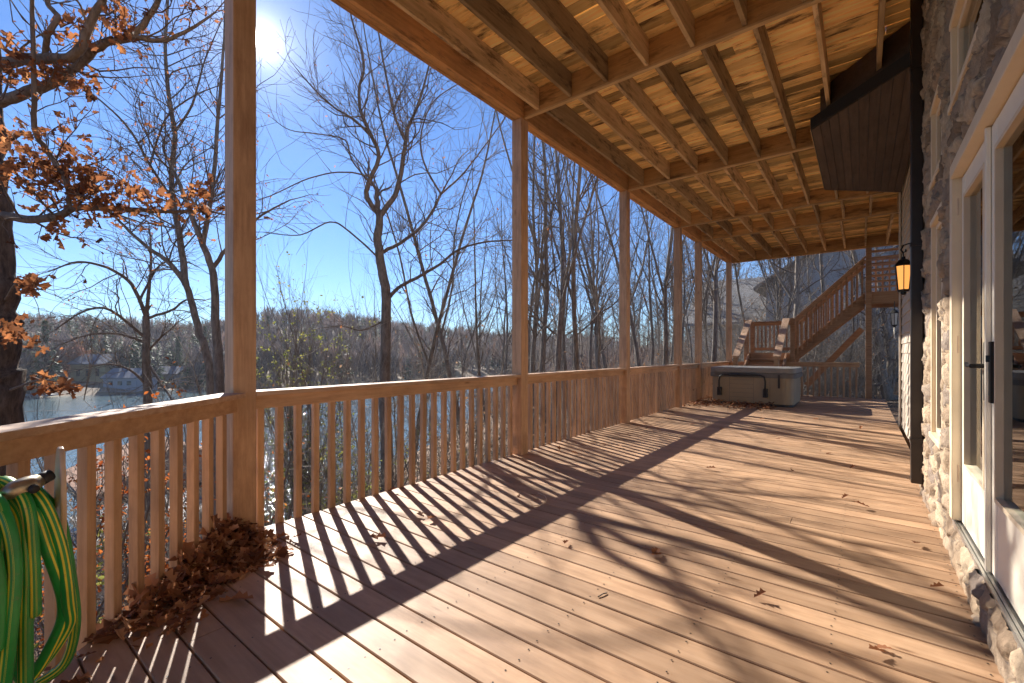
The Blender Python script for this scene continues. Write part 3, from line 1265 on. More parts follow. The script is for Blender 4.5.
def flight_rail(y):
    b = MB()
    b.bar((XA - .02, y, ZL + .97), (XB + .02, y, ZU + .72 + .24), .14, .035)
    b.build('handrail', M['stair'], st, .003)
    b = MB()
    b.bar((XA, y, ZL + .885), (XB, y, ZU + .635 + .24), .04, .09)
    b.build('side_rail', M['stair'], st, .003)
    for k in range(14):
        u = (k + .5) / 14
        x = XA + run * u
        z = ZL + (ZU - ZL) * u
        m = MB()
        m.bar((x, y, z - .08), (x, y, z + .86), .04, .04, up=(1, 0, 0))
        m.build('baluster', M['stair'], st)


flight_rail(YF - .03)
flight_rail(YK + .03)
# landing posts
for (x, y, z0, z1) in ((XB + .08, YF - .03, -.3, ZU), (XB + .08, YF - .03, ZU + .002, 4.1), (XB + .08, YK, -.4, 3.9), (1.5, YF - .03, -.3, 3.8), (1.5, YK + .4, -.3, 3.8),
                       (XA - .06, YF - .03, -.3, ZL + 1.0), (XA - .06, YK + .03, -.3, ZL + 1.0), (-2.75, YK + .03, -.4, ZL + 1.0), (-2.75, YF - .03, -.3, ZL + 1.0)):
    b = MB()
    b.box(x - .06, x + .06, y - .06, y + .06, z0, z1)
    b.build('stair_post', M['stair'], st, .004)
# upper landing
b = MB()
yy = YF + .03
while yy < YK + .4:
    b.box(XB + .15, 1.6, yy, yy + .135, ZU - .035, ZU)
    yy += .142
b.build('upper_landing', M['stair'], st)
b = MB()
b.box(XB + .142, 1.62, YF - .015, YF + .025, ZU - .30, ZU + .005)
b.build('landing_fascia', M['stair'], st, .003)
b = MB()
b.box(XB + .142, 1.62, YK + .38, YK + .42, ZU - .30, ZU - .04)
b.build('landing_fascia', M['stair'], st, .003)
for y in (YF + .0, YK + .44):
    b = MB()
    for k in range(7):
        z = ZU + .12 + k * .155
        b.box(XB + .142, 1.44, y - .02, y + .02, z, z + (.04 if k < 6 else .06))
    b.build('horizontal_rails', M['stair'], st)
for k in range(8):
    b = MB()
    x = XB + .25 + k * .15
    b.box(x - .02, x + .02, YK + .47, YK + .51, ZU - .1, ZU + 1.05)
    b.build('baluster', M['stair'], st)
# lower landing
b = MB()
yy = YF + .03
while yy < YK:
    b.box(-2.8, XA - .0, yy, yy + .135, ZL - .035, ZL)
    yy += .142
b.build('lower_landing', M['stair'], st)
b = MB()
b.box(-2.8, XA - .14, YF - .01, YF + .025, ZL - .27, ZL + .003)
b.build('landing_fascia', M['stair'], st, .003)
b = MB()
b.box(-2.8, XA - .14, YK - .03, YK + .01, ZL - .27, ZL - .04)
b.build('landing_fascia', M['stair'], st, .003)
b = MB()
b.box(-2.69, XA - .12, YK + .01, YK + .05, ZL + .86, ZL + .95)
b.box(-2.69, XA - .12, YK - .04, YK + .10, ZL + .952, ZL + .985)
b.build('landing_rail', M['stair'], st, .003)
b = MB()
b.box(-2.69, XA - .12, YK + .01, YK + .05, ZL + .08, ZL + .17)
b.build('bottom_rail', M['stair'], st, .003)
for k in range(9):
    x = -2.60 + k * .112
    b = MB()
    b.box(x - .018, x + .018, YK + .015, YK + .045, ZL + .172, ZL + .858)
    b.build('baluster', M['stair'], st)
# lower flight coming down toward the deck behind the tub
for x in (-2.68, -1.72):
    b = MB()
    b.poly3([(x - .02, YF - .09, ZL - .30), (x - .02, YF - .09, ZL), (x - .02, YF - 1.9, .22), (x - .02, YF - 1.9, .01), (x - .02, YF - 1.75, .01)], (.04, 0, 0))
    b.build('stringer', M['stair'], st)
    b = MB()
    b.bar((x, YF - .06, ZL + .98), (x, YF - 1.85, 1.10), .17, .04)
    b.build('handrail', M['cap'], st, .004)
    b = MB()
    b.bar((x, YF - .06, ZL + .86), (x, YF - 1.85, .98), .04, .12)
    b.build('side_rail', M['stair'], st)
    b = MB()
    b.box(x - .05, x + .05, YF - 1.92, YF - 1.82, .002, 1.08)
    b.build('stair_post', M['stair'], st, .004)
for k in range(6):
    b = MB()
    y = YF - .18 - k * .27
    z = ZL - (k + 1) * .171
    b.box(-2.655, -1.745, y - .14, y + .14, z - .038, z)
    b.build('tread', M['stair'], st)
# diagonal brace under the flight
b = MB()
b.bar((-1.35, 16.5, .2), (.0, 16.5, 1.9), .09, .16)
b.build('diagonal_brace', M['stair'], st)

# ------------------------------------------------------------------ garden hose and its hanger
E = Vector((-SN, CS, 0))            # along the camera's forward direction, the way the near railing runs
S_ = Vector((CS, SN, 0))


def LC(cx, cz, z):
    p = S_ * cx + E * cz
    return Vector((p.x, p.y, z))


hh = thing('hose_hanger', 'tan plastic hose hanger with oval guide plate on the near railing', 'hose hanger', tuple(LC(-1.55, 1.4, .9)))
b = MB()
ring = []
for k in range(28):
    a = 2 * math.pi * k / 28
    ring.append(LC(-1.455 - .052 * math.cos(a), 1.43 + .040 * math.cos(a), .70 + .2 * math.sin(a)))
nv = (LC(0, 0, 0) - LC(-.012, .012, 0))
b.poly3(ring, tuple(LC(.010, .010, 0)), .5)
b.build('guide_plate', M['bracket'], hh, .004)
b = MB()
b.tube([LC(-1.62, 1.27, .71), LC(-1.58, 1.34, .71), LC(-1.53, 1.42, .705)], [.06, .065, .06], 14)
b.build('drum', M['seal'], hh, smooth=True)
b = MB()
b.box(*(lambda p: (p.x - .05, p.x + .05, p.y - .05, p.y + .05, .66, .80))(LC(-1.64, 1.36, 0)))
b.build('mount', M['seal'], hh, .005)
hose = thing('garden_hose', 'green garden hose with yellow stripes looped over the hanger at left', 'hose', tuple(LC(-1.5, 1.4, .8)))
b = MB()
rg = random.Random(5)


def smooth_path(pts, n=10):
    pts = [Vector(p) for p in pts]
    out = []
    for i in range(len(pts) - 1):
        p0, p1, p2, p3 = pts[max(i - 1, 0)], pts[i], pts[i + 1], pts[min(i + 2, len(pts) - 1)]
        for k in range(n):
            t = k / n
            out.append(.5 * ((2 * p1) + (p2 - p0) * t + (2 * p0 - 5 * p1 + 4 * p2 - p3) * t * t + (3 * p1 - p0 - 3 * p2 + p3) * t ** 3))
    out.append(pts[-1])
    return out


# one long run of hose: down on the viewer's side, round the bottom, up behind the drum
path = []
NL = 10
for i in range(NL):
    q = i / (NL - 1)
    cz0 = 1.20 + .155 * q + rg.uniform(-.014, .014)
    bow = rg.uniform(-.035, .05)
    spread = (q - .4) * .06
    low = .14 + rg.uniform(-.1, .2)
    fx = -1.435 + rg.uniform(-.035, .03)
    if i == NL - 1:
        low = .2
    path += [LC(-1.545, cz0 + .02, .795),
             LC(fx - .02, cz0 + .005, .755),
             LC(fx + .012, cz0 + bow * .4 + spread * .2, .62),
             LC(fx + .01, cz0 + bow + spread * .6, .42),
             LC(fx - .01, cz0 + bow + spread * 1.1, low + .12),
             LC(-1.50, cz0 + spread * 1.15 + .015, low),
             LC(-1.585, cz0 + spread * .9 + .03, low + .14),
             LC(-1.615, cz0 + bow + .02, .46),
             LC(-1.625, cz0 + .012, .70)]
path = [p + Vector((rg.uniform(-.012, .012), rg.uniform(-.012, .012), rg.uniform(-.02, .02))) for p in path[:-2]]
sp = smooth_path(path, 9)
b.tube(sp, .0165, 18, around=True, ref=(.4, -.9, .2))
b.build('hose_coil', M['hose'], hose, smooth=True)
b = MB()
tip = [LC(-1.47, 1.275, .785), LC(-1.455, 1.305, .80), LC(-1.445, 1.34, .805), LC(-1.445, 1.365, .81)]
b.tube(tip, [.012, .026, .028, .02], 14)
b.build('brass_coupling', M['brass'], hose, smooth=True)
b = MB()
b.tube([LC(-1.445, 1.362, .81), LC(-1.44, 1.395, .82)], [.02, .018], 12)
b.tube([LC(-1.445, 1.34, .80), LC(-1.41, 1.32, .797)], [.014, .012], 10)
b.build('nozzle_knob', M['foam'], hose, smooth=True)
b = MB()
b.tube(smooth_path([LC(-1.54, 1.43, .78), LC(-1.49, 1.47, .66), LC(-1.48, 1.50, .45), LC(-1.48, 1.515, .28), LC(-1.50, 1.50, .16), LC(-1.55, 1.46, .12)], 8), .0145, 12, around=True)
b.build('hose_tail', M['hose'], hose, smooth=True)


# ================================================================== LEAVES ON THE DECK
def leaf_heap(name, label, pts_fn, n, size, seed):
    rng = np.random.default_rng(seed)
    P = np.array([pts_fn(rng) for _ in range(n)])
    ab = AB()
    ab.leaves(P, rng.uniform(size * .45, size * 1.25, n), rng, rng.random(n), 'oak', .5)
    o = ab.build(name, M['deadleaf'], smooth=False)
    tag(o, label, 'leaves', kind='stuff')


def heap_corner(rng):
    # along the diagonal railing from the corner post
    u = abs(rng.normal(0, .42))
    u = min(u, 1.25)
    w = abs(rng.normal(0, .15)) + .01
    base = Vector((-3.17, 1.13, 0)) + Vector((.65, -.76, 0)) * u + Vector((.76, .65, 0)) * w
    h = max(.012, (.13 * math.exp(-(u / .6) ** 2) + .02) * math.exp(-(w / .2) ** 2))
    return (base.x, base.y, rng.uniform(.01, h))


leaf_heap('leaf_heap', 'heap of curled brown oak leaves against the corner post', heap_corner, 760, .10, 21)


def heap_corner2(rng):
    u = rng.uniform(.55, .95)
    w = rng.normal(.22, .09)
    base = Vector((-3.17, 1.13, 0)) + Vector((.65, -.76, 0)) * u + Vector((.76, .65, 0)) * w
    return (base.x, base.y, rng.uniform(.008, .03))


leaf_heap('leaf_drift', 'thin drift of brown leaves on boards beside the leaf heap', heap_corner2, 90, .075, 22)


def heap_tub(rng):
    x = rng.uniform(-3.1, -1.5)
    w = abs(rng.normal(0, .26))
    return (x, 11.36 - w * 1.3, rng.uniform(.008, .03 + .07 * math.exp(-(w / .15) ** 2)))


leaf_heap('leaf_drift', 'brown leaves drifted in front of the hot tub', heap_tub, 520, .07, 23)


def heap_tub2(rng):
    return (rng.uniform(-3.14, -2.95), rng.uniform(10.3, 12.2), rng.uniform(.008, .09))


leaf_heap('leaf_drift', 'brown leaves caught between the railing and hot tub', heap_tub2, 170, .07, 24)

rng = np.random.default_rng(31)
spots = [(340, 492), (371, 540), (378, 543), (388, 494), (402, 490), (424, 519), (437, 519), (305, 497), (412, 484), (292, 540), (520, 496), (568, 543),
         (655, 555), (662, 558), (658, 552), (535, 497), (600, 445), (560, 452), (566, 440), (578, 455), (590, 432), (617, 447), (640, 420), (655, 415), (670, 412),
         (645, 430), (668, 420), (628, 436), (754, 600), (886, 656), (893, 654), (832, 454), (842, 500), (775, 440), (790, 470), (870, 510), (706, 470),
         (850, 470), (920, 545), (930, 590), (262, 548), (255, 541), (270, 525), (324, 501), (352, 486), (690, 425), (720, 430), (760, 420), (812, 420), (860, 430)]
for i, (px, py) in enumerate(spots):
    cz = F * CAMZ / (py - HZ)
    p = W(px, py, cz)
    ab = AB()
    k = 1
    ab.leaves(np.array([[p[0], p[1], .012 + rng.uniform(0, .012)]]), rng.uniform(.055, .1), rng, np.array([rng.uniform(.1, .75)]), 'oak', .9)
    o = ab.build('fallen_leaf', M['deadleaf'], smooth=False)
    tag(o, 'single dry brown oak leaf lying on the sunlit deck boards', 'leaf', 'scattered leaves on the deck boards')
b = MB()
p, q = W(598, 598, F * CAMZ / 245), W(607, 594, F * CAMZ / 241)
b.tube([(p[0], p[1], .006), ((p[0] + q[0]) / 2, (p[1] + q[1]) / 2 + .004, .009), (q[0], q[1], .006)], .003, 6)
tag(b.build('twig', M['twig']), 'short dark twig lying on the boards in mid deck', 'twig')
b = MB()
pp = [W(x, y, F * CAMZ / (y - HZ)) for x, y in ((530, 507), (540, 506), (546, 502), (545, 497), (538, 494))]
b.tube(smooth_path([(a[0], a[1], .008) for a in pp], 5), .003, 6)
tag(b.build('string_loop', M['bracket']), 'pale loop of string lying on the railing shadow', 'string')

# ================================================================== TREES
def unit(v):
    return v / (np.linalg.norm(v) + 1e-9)


def catmull(pts, rad, n=5):
    pts = np.asarray(pts, float)
    rad = np.asarray(rad, float)
    o, r = [], []
    for i in range(len(pts) - 1):
        p0, p1, p2, p3 = pts[max(i - 1, 0)], pts[i], pts[i + 1], pts[min(i + 2, len(pts) - 1)]
        for k in range(n):
            t = k / n
            o.append(.5 * (2 * p1 + (p2 - p0) * t + (2 * p0 - 5 * p1 + 4 * p2 - p3) * t * t + (3 * p1 - p0 - 3 * p2 + p3) * t ** 3))
            r.append(rad[i] * (1 - t) + rad[i + 1] * t)
    o.append(pts[-1])
    r.append(rad[-1])
    return np.array(o), np.array(r)


class Tree:
    def __init__(s, seed, minr=.0028, wob=.16, up=.06):
        s.rng = np.random.default_rng(seed)
        s.trunk, s.br = AB(), AB()
        s.tips = []
        s.minr, s.wob, s.up = minr, wob, up

    def side(s, d, lo=28, hi=62, bias=None):
        rng = s.rng
        q = rng.normal(size=3)
        if bias is not None:
            q = q + bias
        q = unit(q - d * np.dot(q, d))
        a = R(rng.uniform(lo, hi))
        return unit(d * math.cos(a) + q * math.sin(a))

    def grow(s, p, d, L, r, lvl, dens=1.):
        rng = s.rng
        n = 3 if r < .006 else (4 if r < .015 else 6)
        pts = [p]
        dirs = [d]
        for i in range(n):
            d = unit(d + rng.normal(0, s.wob, 3) + np.array([0, 0, s.up]))
            p = p + d * (L / n)
            pts.append(p)
            dirs.append(d)
        rr = np.linspace(r, max(r * .42, s.minr * .7), n + 1)
        s.br.tube(pts, rr, 6 if r > .03 else (4 if r > .01 else 3))
        if lvl <= 0 or r < s.minr * 1.5:
            s.tips.append(p)
            if rng.random() < .5:
                s.tips.append(pts[n // 2])
            return
        k = max(2, int(round(rng.uniform(3.2, 5.6) * dens)))
        for i in range(k):
            t = rng.uniform(.18, .97)
            x = t * n
            i0 = min(int(x), n - 1)
            q = pts[i0] + (pts[i0 + 1] - pts[i0]) * (x - i0)
            rc = max(s.minr, (r + (rr[-1] - r) * t) * rng.uniform(.42, .66))
            s.grow(q, s.side(dirs[i0 + 1]), L * rng.uniform(.42, .72) * (1.12 - .45 * t), rc, lvl - 1, dens)
        # leader carries on
        s.grow(p, s.side(d, 5, 25), L * rng.uniform(.5, .7), max(rr[-1] * .95, s.minr), lvl - 1, dens)

    def limb(s, pts, rad, into=None, n=5, sprout=0, lvl=2, Lr=(.8, 1.8), t0=.15, rf=(.25, .5), dens=1., rmax=.03):
        P, Rr = catmull(pts, rad, n)
        jit = s.rng.normal(0, 1, P.shape) * (Rr * .12)[:, None]
        jit[0] = 0
        P = P + jit
        (into or s.br).tube(P, Rr, 10 if Rr.max() > .06 else 7)
        for i in range(sprout):
            u = s.rng.uniform(t0, 1)
            k = min(int(u * (len(P) - 1)), len(P) - 2)
            d = unit(P[k + 1] - P[k])
            rc = min(rmax, max(s.minr, Rr[k] * s.rng.uniform(*rf)))
            s.grow(P[k], s.side(d, 30, 70, np.array([0, 0, .25])), s.rng.uniform(*Lr) * (1.15 - .4 * u), rc, lvl, dens)
        # end
        d = unit(P[-1] - P[-2])
        s.grow(P[-1], d, s.rng.uniform(*Lr) * .8, max(Rr[-1] * .9, s.minr), lvl, dens)
        return P, Rr

    def finish(s, name, label, base, group=None, bark='bark', leaf=None, nleaf=0, lsize=(.05, .09), pts=None, shape='oak', cat='tree'):
        t = thing(name, label, cat, tuple(base), group)
        s.trunk.build('trunk', M[bark], t)
        if s.br.V:
            s.br.build('branches', M['twig'], t)
        if leaf and nleaf:
            ab = AB()
            src = np.array(pts if pts is not None else s.tips)
            idx = s.rng.integers(0, len(src), nleaf)
            P = src[idx] + s.rng.normal(0, .03, (nleaf, 3))
            ab.leaves(P, s.rng.uniform(lsize[0], lsize[1], nleaf), s.rng, np.clip(s.rng.normal(.5, .25, nleaf), 0, 1), shape)
            ab.build('leaves', M[leaf], t, smooth=False)
        return t


def base_at(px, cz):
    p = W(px, 0, cz)
    return np.array([p[0], p[1], gz(p[0], p[1]) - .15])


def PT(px, py, cz):
    return np.array(W(px, py, cz))


# --- oak at the left edge
T = Tree(101, minr=.004, wob=.2)
bs = base_at(-2, 4.8)
T.limb([bs, PT(-2, 440, 4.8), PT(-2, 370, 4.8), PT(-1, 310, 4.8), PT(-3, 250, 4.8), PT(-3, 190, 4.8), PT(-6, 120, 4.85), PT(-14, -60, 4.9), PT(-20, -300, 5)], [.26, .222, .19, .158, .13, .108, .09, .08, .07], T.trunk, sprout=0, lvl=1)
limbs = [([PT(-2, 102, 4.8), PT(28, 92, 4.6), PT(60, 80, 4.5), PT(80, 62, 4.5), PT(104, 44, 4.4), PT(132, 36, 4.4), PT(152, 12, 4.4), PT(170, -30, 4.3)], [.06, .05, .045, .04, .036, .032, .026, .018], 16),
         ([PT(132, 37, 4.4), PT(165, 40, 4.5), PT(195, 26, 4.6), PT(215, 12, 4.7)], [.026, .02, .014, .008], 8),
         ([PT(-2, 215, 4.8), PT(25, 219, 4.6), PT(55, 217, 4.4), PT(78, 208, 4.3), PT(110, 208, 4.3), PT(160, 211, 4.4), PT(210, 211, 4.6)], [.05, .042, .036, .03, .025, .02, .012], 16),
         ([PT(-4, 66, 4.8), PT(18, 60, 4.4), PT(45, 58, 4.2), PT(75, 55, 4.1), PT(92, 20, 4.1), PT(112, -20, 4.1)], [.06, .052, .046, .04, .034, .026], 10),
         ([PT(70, 210, 4.3), PT(66, 180, 4.2), PT(48, 152, 4.2), PT(35, 130, 4.1), PT(34, 80, 4.1), PT(32, 0, 4.1)], [.02, .026, .024, .022, .02, .016], 10),
         ([PT(45, 57, 4.2), PT(48, 35, 4.1), PT(58, 18, 4.1), PT(48, 4, 4.1), PT(46, -20, 4.1)], [.025, .024, .022, .02, .018], 4),
         ([PT(5, 300, 4.75), PT(20, 280, 4.4), PT(35, 286, 4.2)], [.014, .009, .006], 3),
         ([PT(10, 390, 4.75), PT(40, 380, 4.3), PT(66, 384, 4.1)], [.014, .008, .005], 3)]
ends = []
for pts, rad, spn in limbs:
    P, Rr = T.limb(pts, rad, None, sprout=spn, lvl=1, Lr=(.35, .8), rf=(.2, .4), rmax=.012)
rs = np.random.default_rng(5)
cl = []
for (px, py, n, sp) in ((20, 62, 60, 20), (50, 70, 40, 16), (85, 85, 16, 10), (75, 25, 20, 12), (110, 22, 14, 14), (15, 140, 34, 14), (30, 168, 40, 14), (60, 165, 46, 18),
                        (80, 170, 34, 14), (40, 195, 26, 14), (75, 195, 40, 16), (100, 200, 40, 14), (95, 170, 18, 10), (125, 185, 30, 12), (150, 205, 18, 12), (190, 205, 22, 14),
                        (205, 195, 22, 12), (30, 285, 40, 5), (12, 330, 36, 8), (35, 342, 10, 6), (45, 383, 22, 5), (64, 386, 22, 5), (60, 115, 8, 10), (8, 170, 20, 10), (120, 30, 12, 10), (55, 232, 14, 6)):
    for k in range(int(n * 1.55)):
        cl.append(PT(px + rs.normal(0, sp * .85), py + rs.normal(0, sp * .72), rs.uniform(4.0, 4.6)))
cl = np.array(cl)
to = T.finish('oak_tree', 'thick barked oak at the left edge holding clusters of russet leaves', bs, None, 'oakbark')
ab = AB()
n = len(cl)
ab.leaves(cl, rs.uniform(.06, .125, n), rs, np.clip(rs.normal(.45, .25, n), 0, 1), 'oak')
ab.build('leaves', M['oakleaf'], to, smooth=False)
ab = AB()
n = 760
src = np.array(T.tips)[rs.integers(0, len(T.tips), n)]
ab.leaves(src, rs.uniform(.03, .07, n), rs, np.clip(rs.normal(.4, .25, n), 0, 1), 'oak')
ab.build('leaves', M['oakleaf'], to, smooth=False)

# --- pair of slim trunks left of the corner post
T = Tree(102, wob=.2, minr=.004)
bs = base_at(216, 8.6)
T.limb([bs, PT(211, 390, 8.6), PT(197, 326, 8.6), PT(186, 285, 8.6), PT(168, 262, 8.5), PT(146, 246, 8.4), PT(120, 222, 8.2), PT(90, 190, 8)], [.095, .075, .064, .056, .043, .033, .023, .013], T.trunk, sprout=14, lvl=2, t0=.5, Lr=(.7, 1.6), rmax=.016)
T.limb([PT(186, 285, 8.6), PT(180, 240, 8.7), PT(171, 181, 8.8), PT(175, 135, 8.8), PT(168, 90, 8.8), PT(166, 30, 8.9), PT(172, -50, 9)], [.062, .055, .047, .042, .036, .026, .014], T.trunk, sprout=38, lvl=2, Lr=(.8, 1.8), rmax=.018, dens=1.2)
T.limb([PT(176, 205, 8.7), PT(150, 165, 8.4), PT(130, 130, 8.2), PT(100, 100, 8.), PT(70, 80, 7.9)], [.028, .024, .02, .014, .008], None, sprout=12, lvl=2, Lr=(.6, 1.3), rmax=.012)
T.limb([PT(173, 135, 8.8), PT(192, 105, 8.9), PT(205, 60, 9), PT(222, 20, 9)], [.025, .02, .015, .008], None, sprout=10, lvl=2, Lr=(.6, 1.3), rmax=.012)
T.limb([PT(150, 165, 8.4), PT(165, 120, 8.6), PT(190, 98, 8.8), PT(222, 84, 9)], [.02, .018, .014, .008], None, sprout=8, lvl=2, Lr=(.5, 1.1), rmax=.01)
T.finish('lakeside_tree', 'leaning slim tree with forked trunk between the oak and corner post', bs, None, 'bark', 'oakleaf', 520, (.03, .065))
T = Tree(103, wob=.2, minr=.004)
bs = base_at(219, 8.0)
T.limb([bs, PT(219, 390, 8.), PT(216, 330, 8.), PT(213, 275, 8.), PT(203, 245, 8.), PT(194, 222, 8.), PT(180, 185, 8.), PT(172, 168, 8.)], [.105, .08, .068, .058, .051, .043, .033, .023], T.trunk, sprout=10, lvl=2, t0=.6, Lr=(.6, 1.4), rmax=.014)
T.limb([PT(211, 270, 8.), PT(226, 250, 8.1), PT(244, 232, 8.2), PT(262, 215, 8.3), PT(290, 200, 8.4)], [.04, .034, .026, .02, .012], None, sprout=10, lvl=2, Lr=(.6, 1.2), rmax=.012)
T.limb([PT(203, 245, 8.), PT(212, 190, 8.), PT(218, 120, 8.2), PT(224, 40, 8.3), PT(226, -40, 8.4)], [.045, .038, .03, .022, .012], T.trunk, sprout=30, lvl=2, Lr=(.6, 1.5), rmax=.014, dens=1.2)
T.finish('lakeside_tree', 'darker straight slim tree standing hard against the left side of the corner post', bs, None, 'bark', 'oakleaf', 260, (.03, .06))

# --- small spreading tree at left
T = Tree(104, wob=.22, up=-.02, minr=.004)
bs = base_at(148, 9.5)
T.limb([bs, PT(147, 400, 9.5), PT(146, 350, 9.5), PT(146, 316, 9.5)], [.10, .08, .07, .062], T.trunk, sprout=0, lvl=1, Lr=(.3, .5))
for pts, rad in (([PT(146, 316, 9.5), PT(132, 285, 9.3), PT(108, 268, 9.), PT(78, 262, 8.8), PT(48, 272, 8.6)], [.042, .034, .028, .02, .01]),
                 ([PT(146, 316, 9.5), PT(150, 280, 9.6), PT(151, 250, 9.7), PT(149, 225, 9.8)], [.04, .03, .022, .012]),
                 ([PT(148, 318, 9.5), PT(172, 310, 9.4), PT(186, 300, 9.3), PT(205, 300, 9.2)], [.03, .024, .018, .01]),
                 ([PT(146, 338, 9.5), PT(122, 318, 9.2), PT(104, 308, 8.8), PT(82, 312, 8.4), PT(55, 330, 8.2)], [.034, .028, .024, .018, .01]),
                 ([PT(147, 343, 9.5), PT(118, 334, 9.2), PT(88, 335, 9.), PT(60, 345, 8.8)], [.03, .024, .018, .01]),
                 ([PT(147, 386, 9.5), PT(130, 370, 9.2), PT(108, 364, 9.), PT(85, 368, 8.8)], [.028, .022, .016, .01]),
                 ([PT(147, 352, 9.5), PT(160, 338, 9.6), PT(172, 328, 9.7)], [.026, .02, .012]),
                 ([PT(149, 365, 9.5), PT(162, 385, 9.4), PT(170, 397, 9.3), PT(180, 420, 9.2)], [.026, .022, .018, .01]),
                 ([PT(140, 300, 9.4), PT(160, 265, 9.8), PT(185, 262, 10), PT(200, 268, 10.2)], [.026, .02, .014, .008])):
    T.limb(pts, rad, None, sprout=15, lvl=2, Lr=(.5, 1.3), rmax=.013, dens=1.2)
T.finish('lakeside_tree', 'small spreading tree with arching bare limbs above the left railing', bs, None, 'bark', 'oakleaf', 160, (.03, .055))

# --- central tree
T = Tree(105, wob=.2, minr=.004)
bs = base_at(386, 9.0)
T.limb([bs, PT(386, 430, 9), PT(385, 380, 9), PT(386, 300, 9), PT(381, 262, 9), PT(378, 240, 9), PT(379, 226, 9), PT(380, 215, 9)], [0.1482, 0.1248, 0.1092, 0.0975, 0.0897, 0.0858, 0.078, 0.0702], T.trunk, n=4, sprout=6, lvl=2, t0=.6, Lr=(.6, 1.2), rmax=.012)
for pts, rad, spn in (([PT(380, 216, 9), PT(367, 198, 8.9), PT(370, 180, 8.8), PT(379, 157, 8.8), PT(371, 135, 8.7), PT(361, 112, 8.6), PT(359, 90, 8.6), PT(364, 62, 8.5), PT(352, 20, 8.5), PT(340, -40, 8.4)], [0.0546, 0.04836, 0.04524, 0.04056, 0.0351, 0.0312, 0.02808, 0.0234, 0.01716, 0.00936], 24),
                      ([PT(380, 216, 9), PT(395, 195, 9.1), PT(402, 168, 9.2), PT(405, 145, 9.2), PT(408, 128, 9.3), PT(418, 105, 9.3), PT(424, 85, 9.4), PT(432, 55, 9.5), PT(445, 0, 9.6)], [0.0585, 0.05304, 0.0468, 0.04056, 0.03588, 0.02808, 0.0234, 0.01716, 0.00936], 24),
                      ([PT(405, 140, 9.2), PT(396, 120, 9.), PT(390, 95, 8.9), PT(383, 60, 8.8), PT(376, 20, 8.7), PT(366, -20, 8.6)], [0.0312, 0.02652, 0.0234, 0.01872, 0.01404, 0.0078], 16),
                      ([PT(371, 135, 8.7), PT(352, 118, 8.5), PT(335, 108, 8.3), PT(315, 90, 8.1), PT(296, 68, 8.)], [0.0234, 0.02028, 0.01716, 0.01248, 0.0078], 10),
                      ([PT(386, 302, 9), PT(398, 288, 8.9), PT(420, 276, 8.8), PT(440, 264, 8.7), PT(458, 250, 8.6), PT(485, 242, 8.5), PT(520, 240, 8.4)], [0.0429, 0.03588, 0.0312, 0.02652, 0.02184, 0.01716, 0.01092], 14),
                      ([PT(382, 252, 9), PT(400, 243, 9.1), PT(420, 228, 9.2), PT(432, 212, 9.3), PT(441, 194, 9.3)], [0.039, 0.03432, 0.0312, 0.02808, 0.0234], 8),
                      ([PT(441, 194, 9.3), PT(428, 172, 9.2), PT(421, 150, 9.2), PT(423, 125, 9.2), PT(435, 100, 9.3), PT(462, 82, 9.4), PT(490, 70, 9.5)], [0.02184, 0.02028, 0.01872, 0.0156, 0.01248, 0.00936, 0.00624], 12),
                      ([PT(441, 194, 9.3), PT(462, 175, 9.5), PT(480, 152, 9.7), PT(500, 125, 9.9), PT(520, 95, 10)], [0.02184, 0.01872, 0.0156, 0.01248, 0.0078], 12),
                      ([PT(383, 262, 9), PT(350, 232, 8.7), PT(330, 222, 8.5), PT(300, 235, 8.3), PT(262, 232, 8.1)], [0.02028, 0.01716, 0.01404, 0.01092, 0.00624], 10),
                      ([PT(385, 320, 9), PT(362, 330, 8.8), PT(340, 326, 8.6), PT(310, 330, 8.4)], [0.01872, 0.0156, 0.01092, 0.00624], 6),
                      ([PT(375, 178, 8.8), PT(345, 172, 8.5), PT(310, 178, 8.3), PT(270, 196, 8.1), PT(240, 205, 8)], [0.01716, 0.01404, 0.0117, 0.00936, 0.00624], 8),
                      ([PT(372, 186, 8.8), PT(352, 160, 8.7), PT(345, 140, 8.6), PT(318, 134, 8.5), PT(290, 130, 8.3), PT(272, 118, 8.2)], [0.01872, 0.0156, 0.01326, 0.01092, 0.0078, 0.00546], 10)):
    T.limb(pts, rad, None, sprout=int(spn * 1.5), lvl=2, Lr=(.6, 1.5), rmax=.017, dens=1.2)
T.finish('lakeside_tree', 'large crooked forked tree rising in the middle of the lake view', bs, None, 'bark', 'oakleaf', 150, (.03, .06))


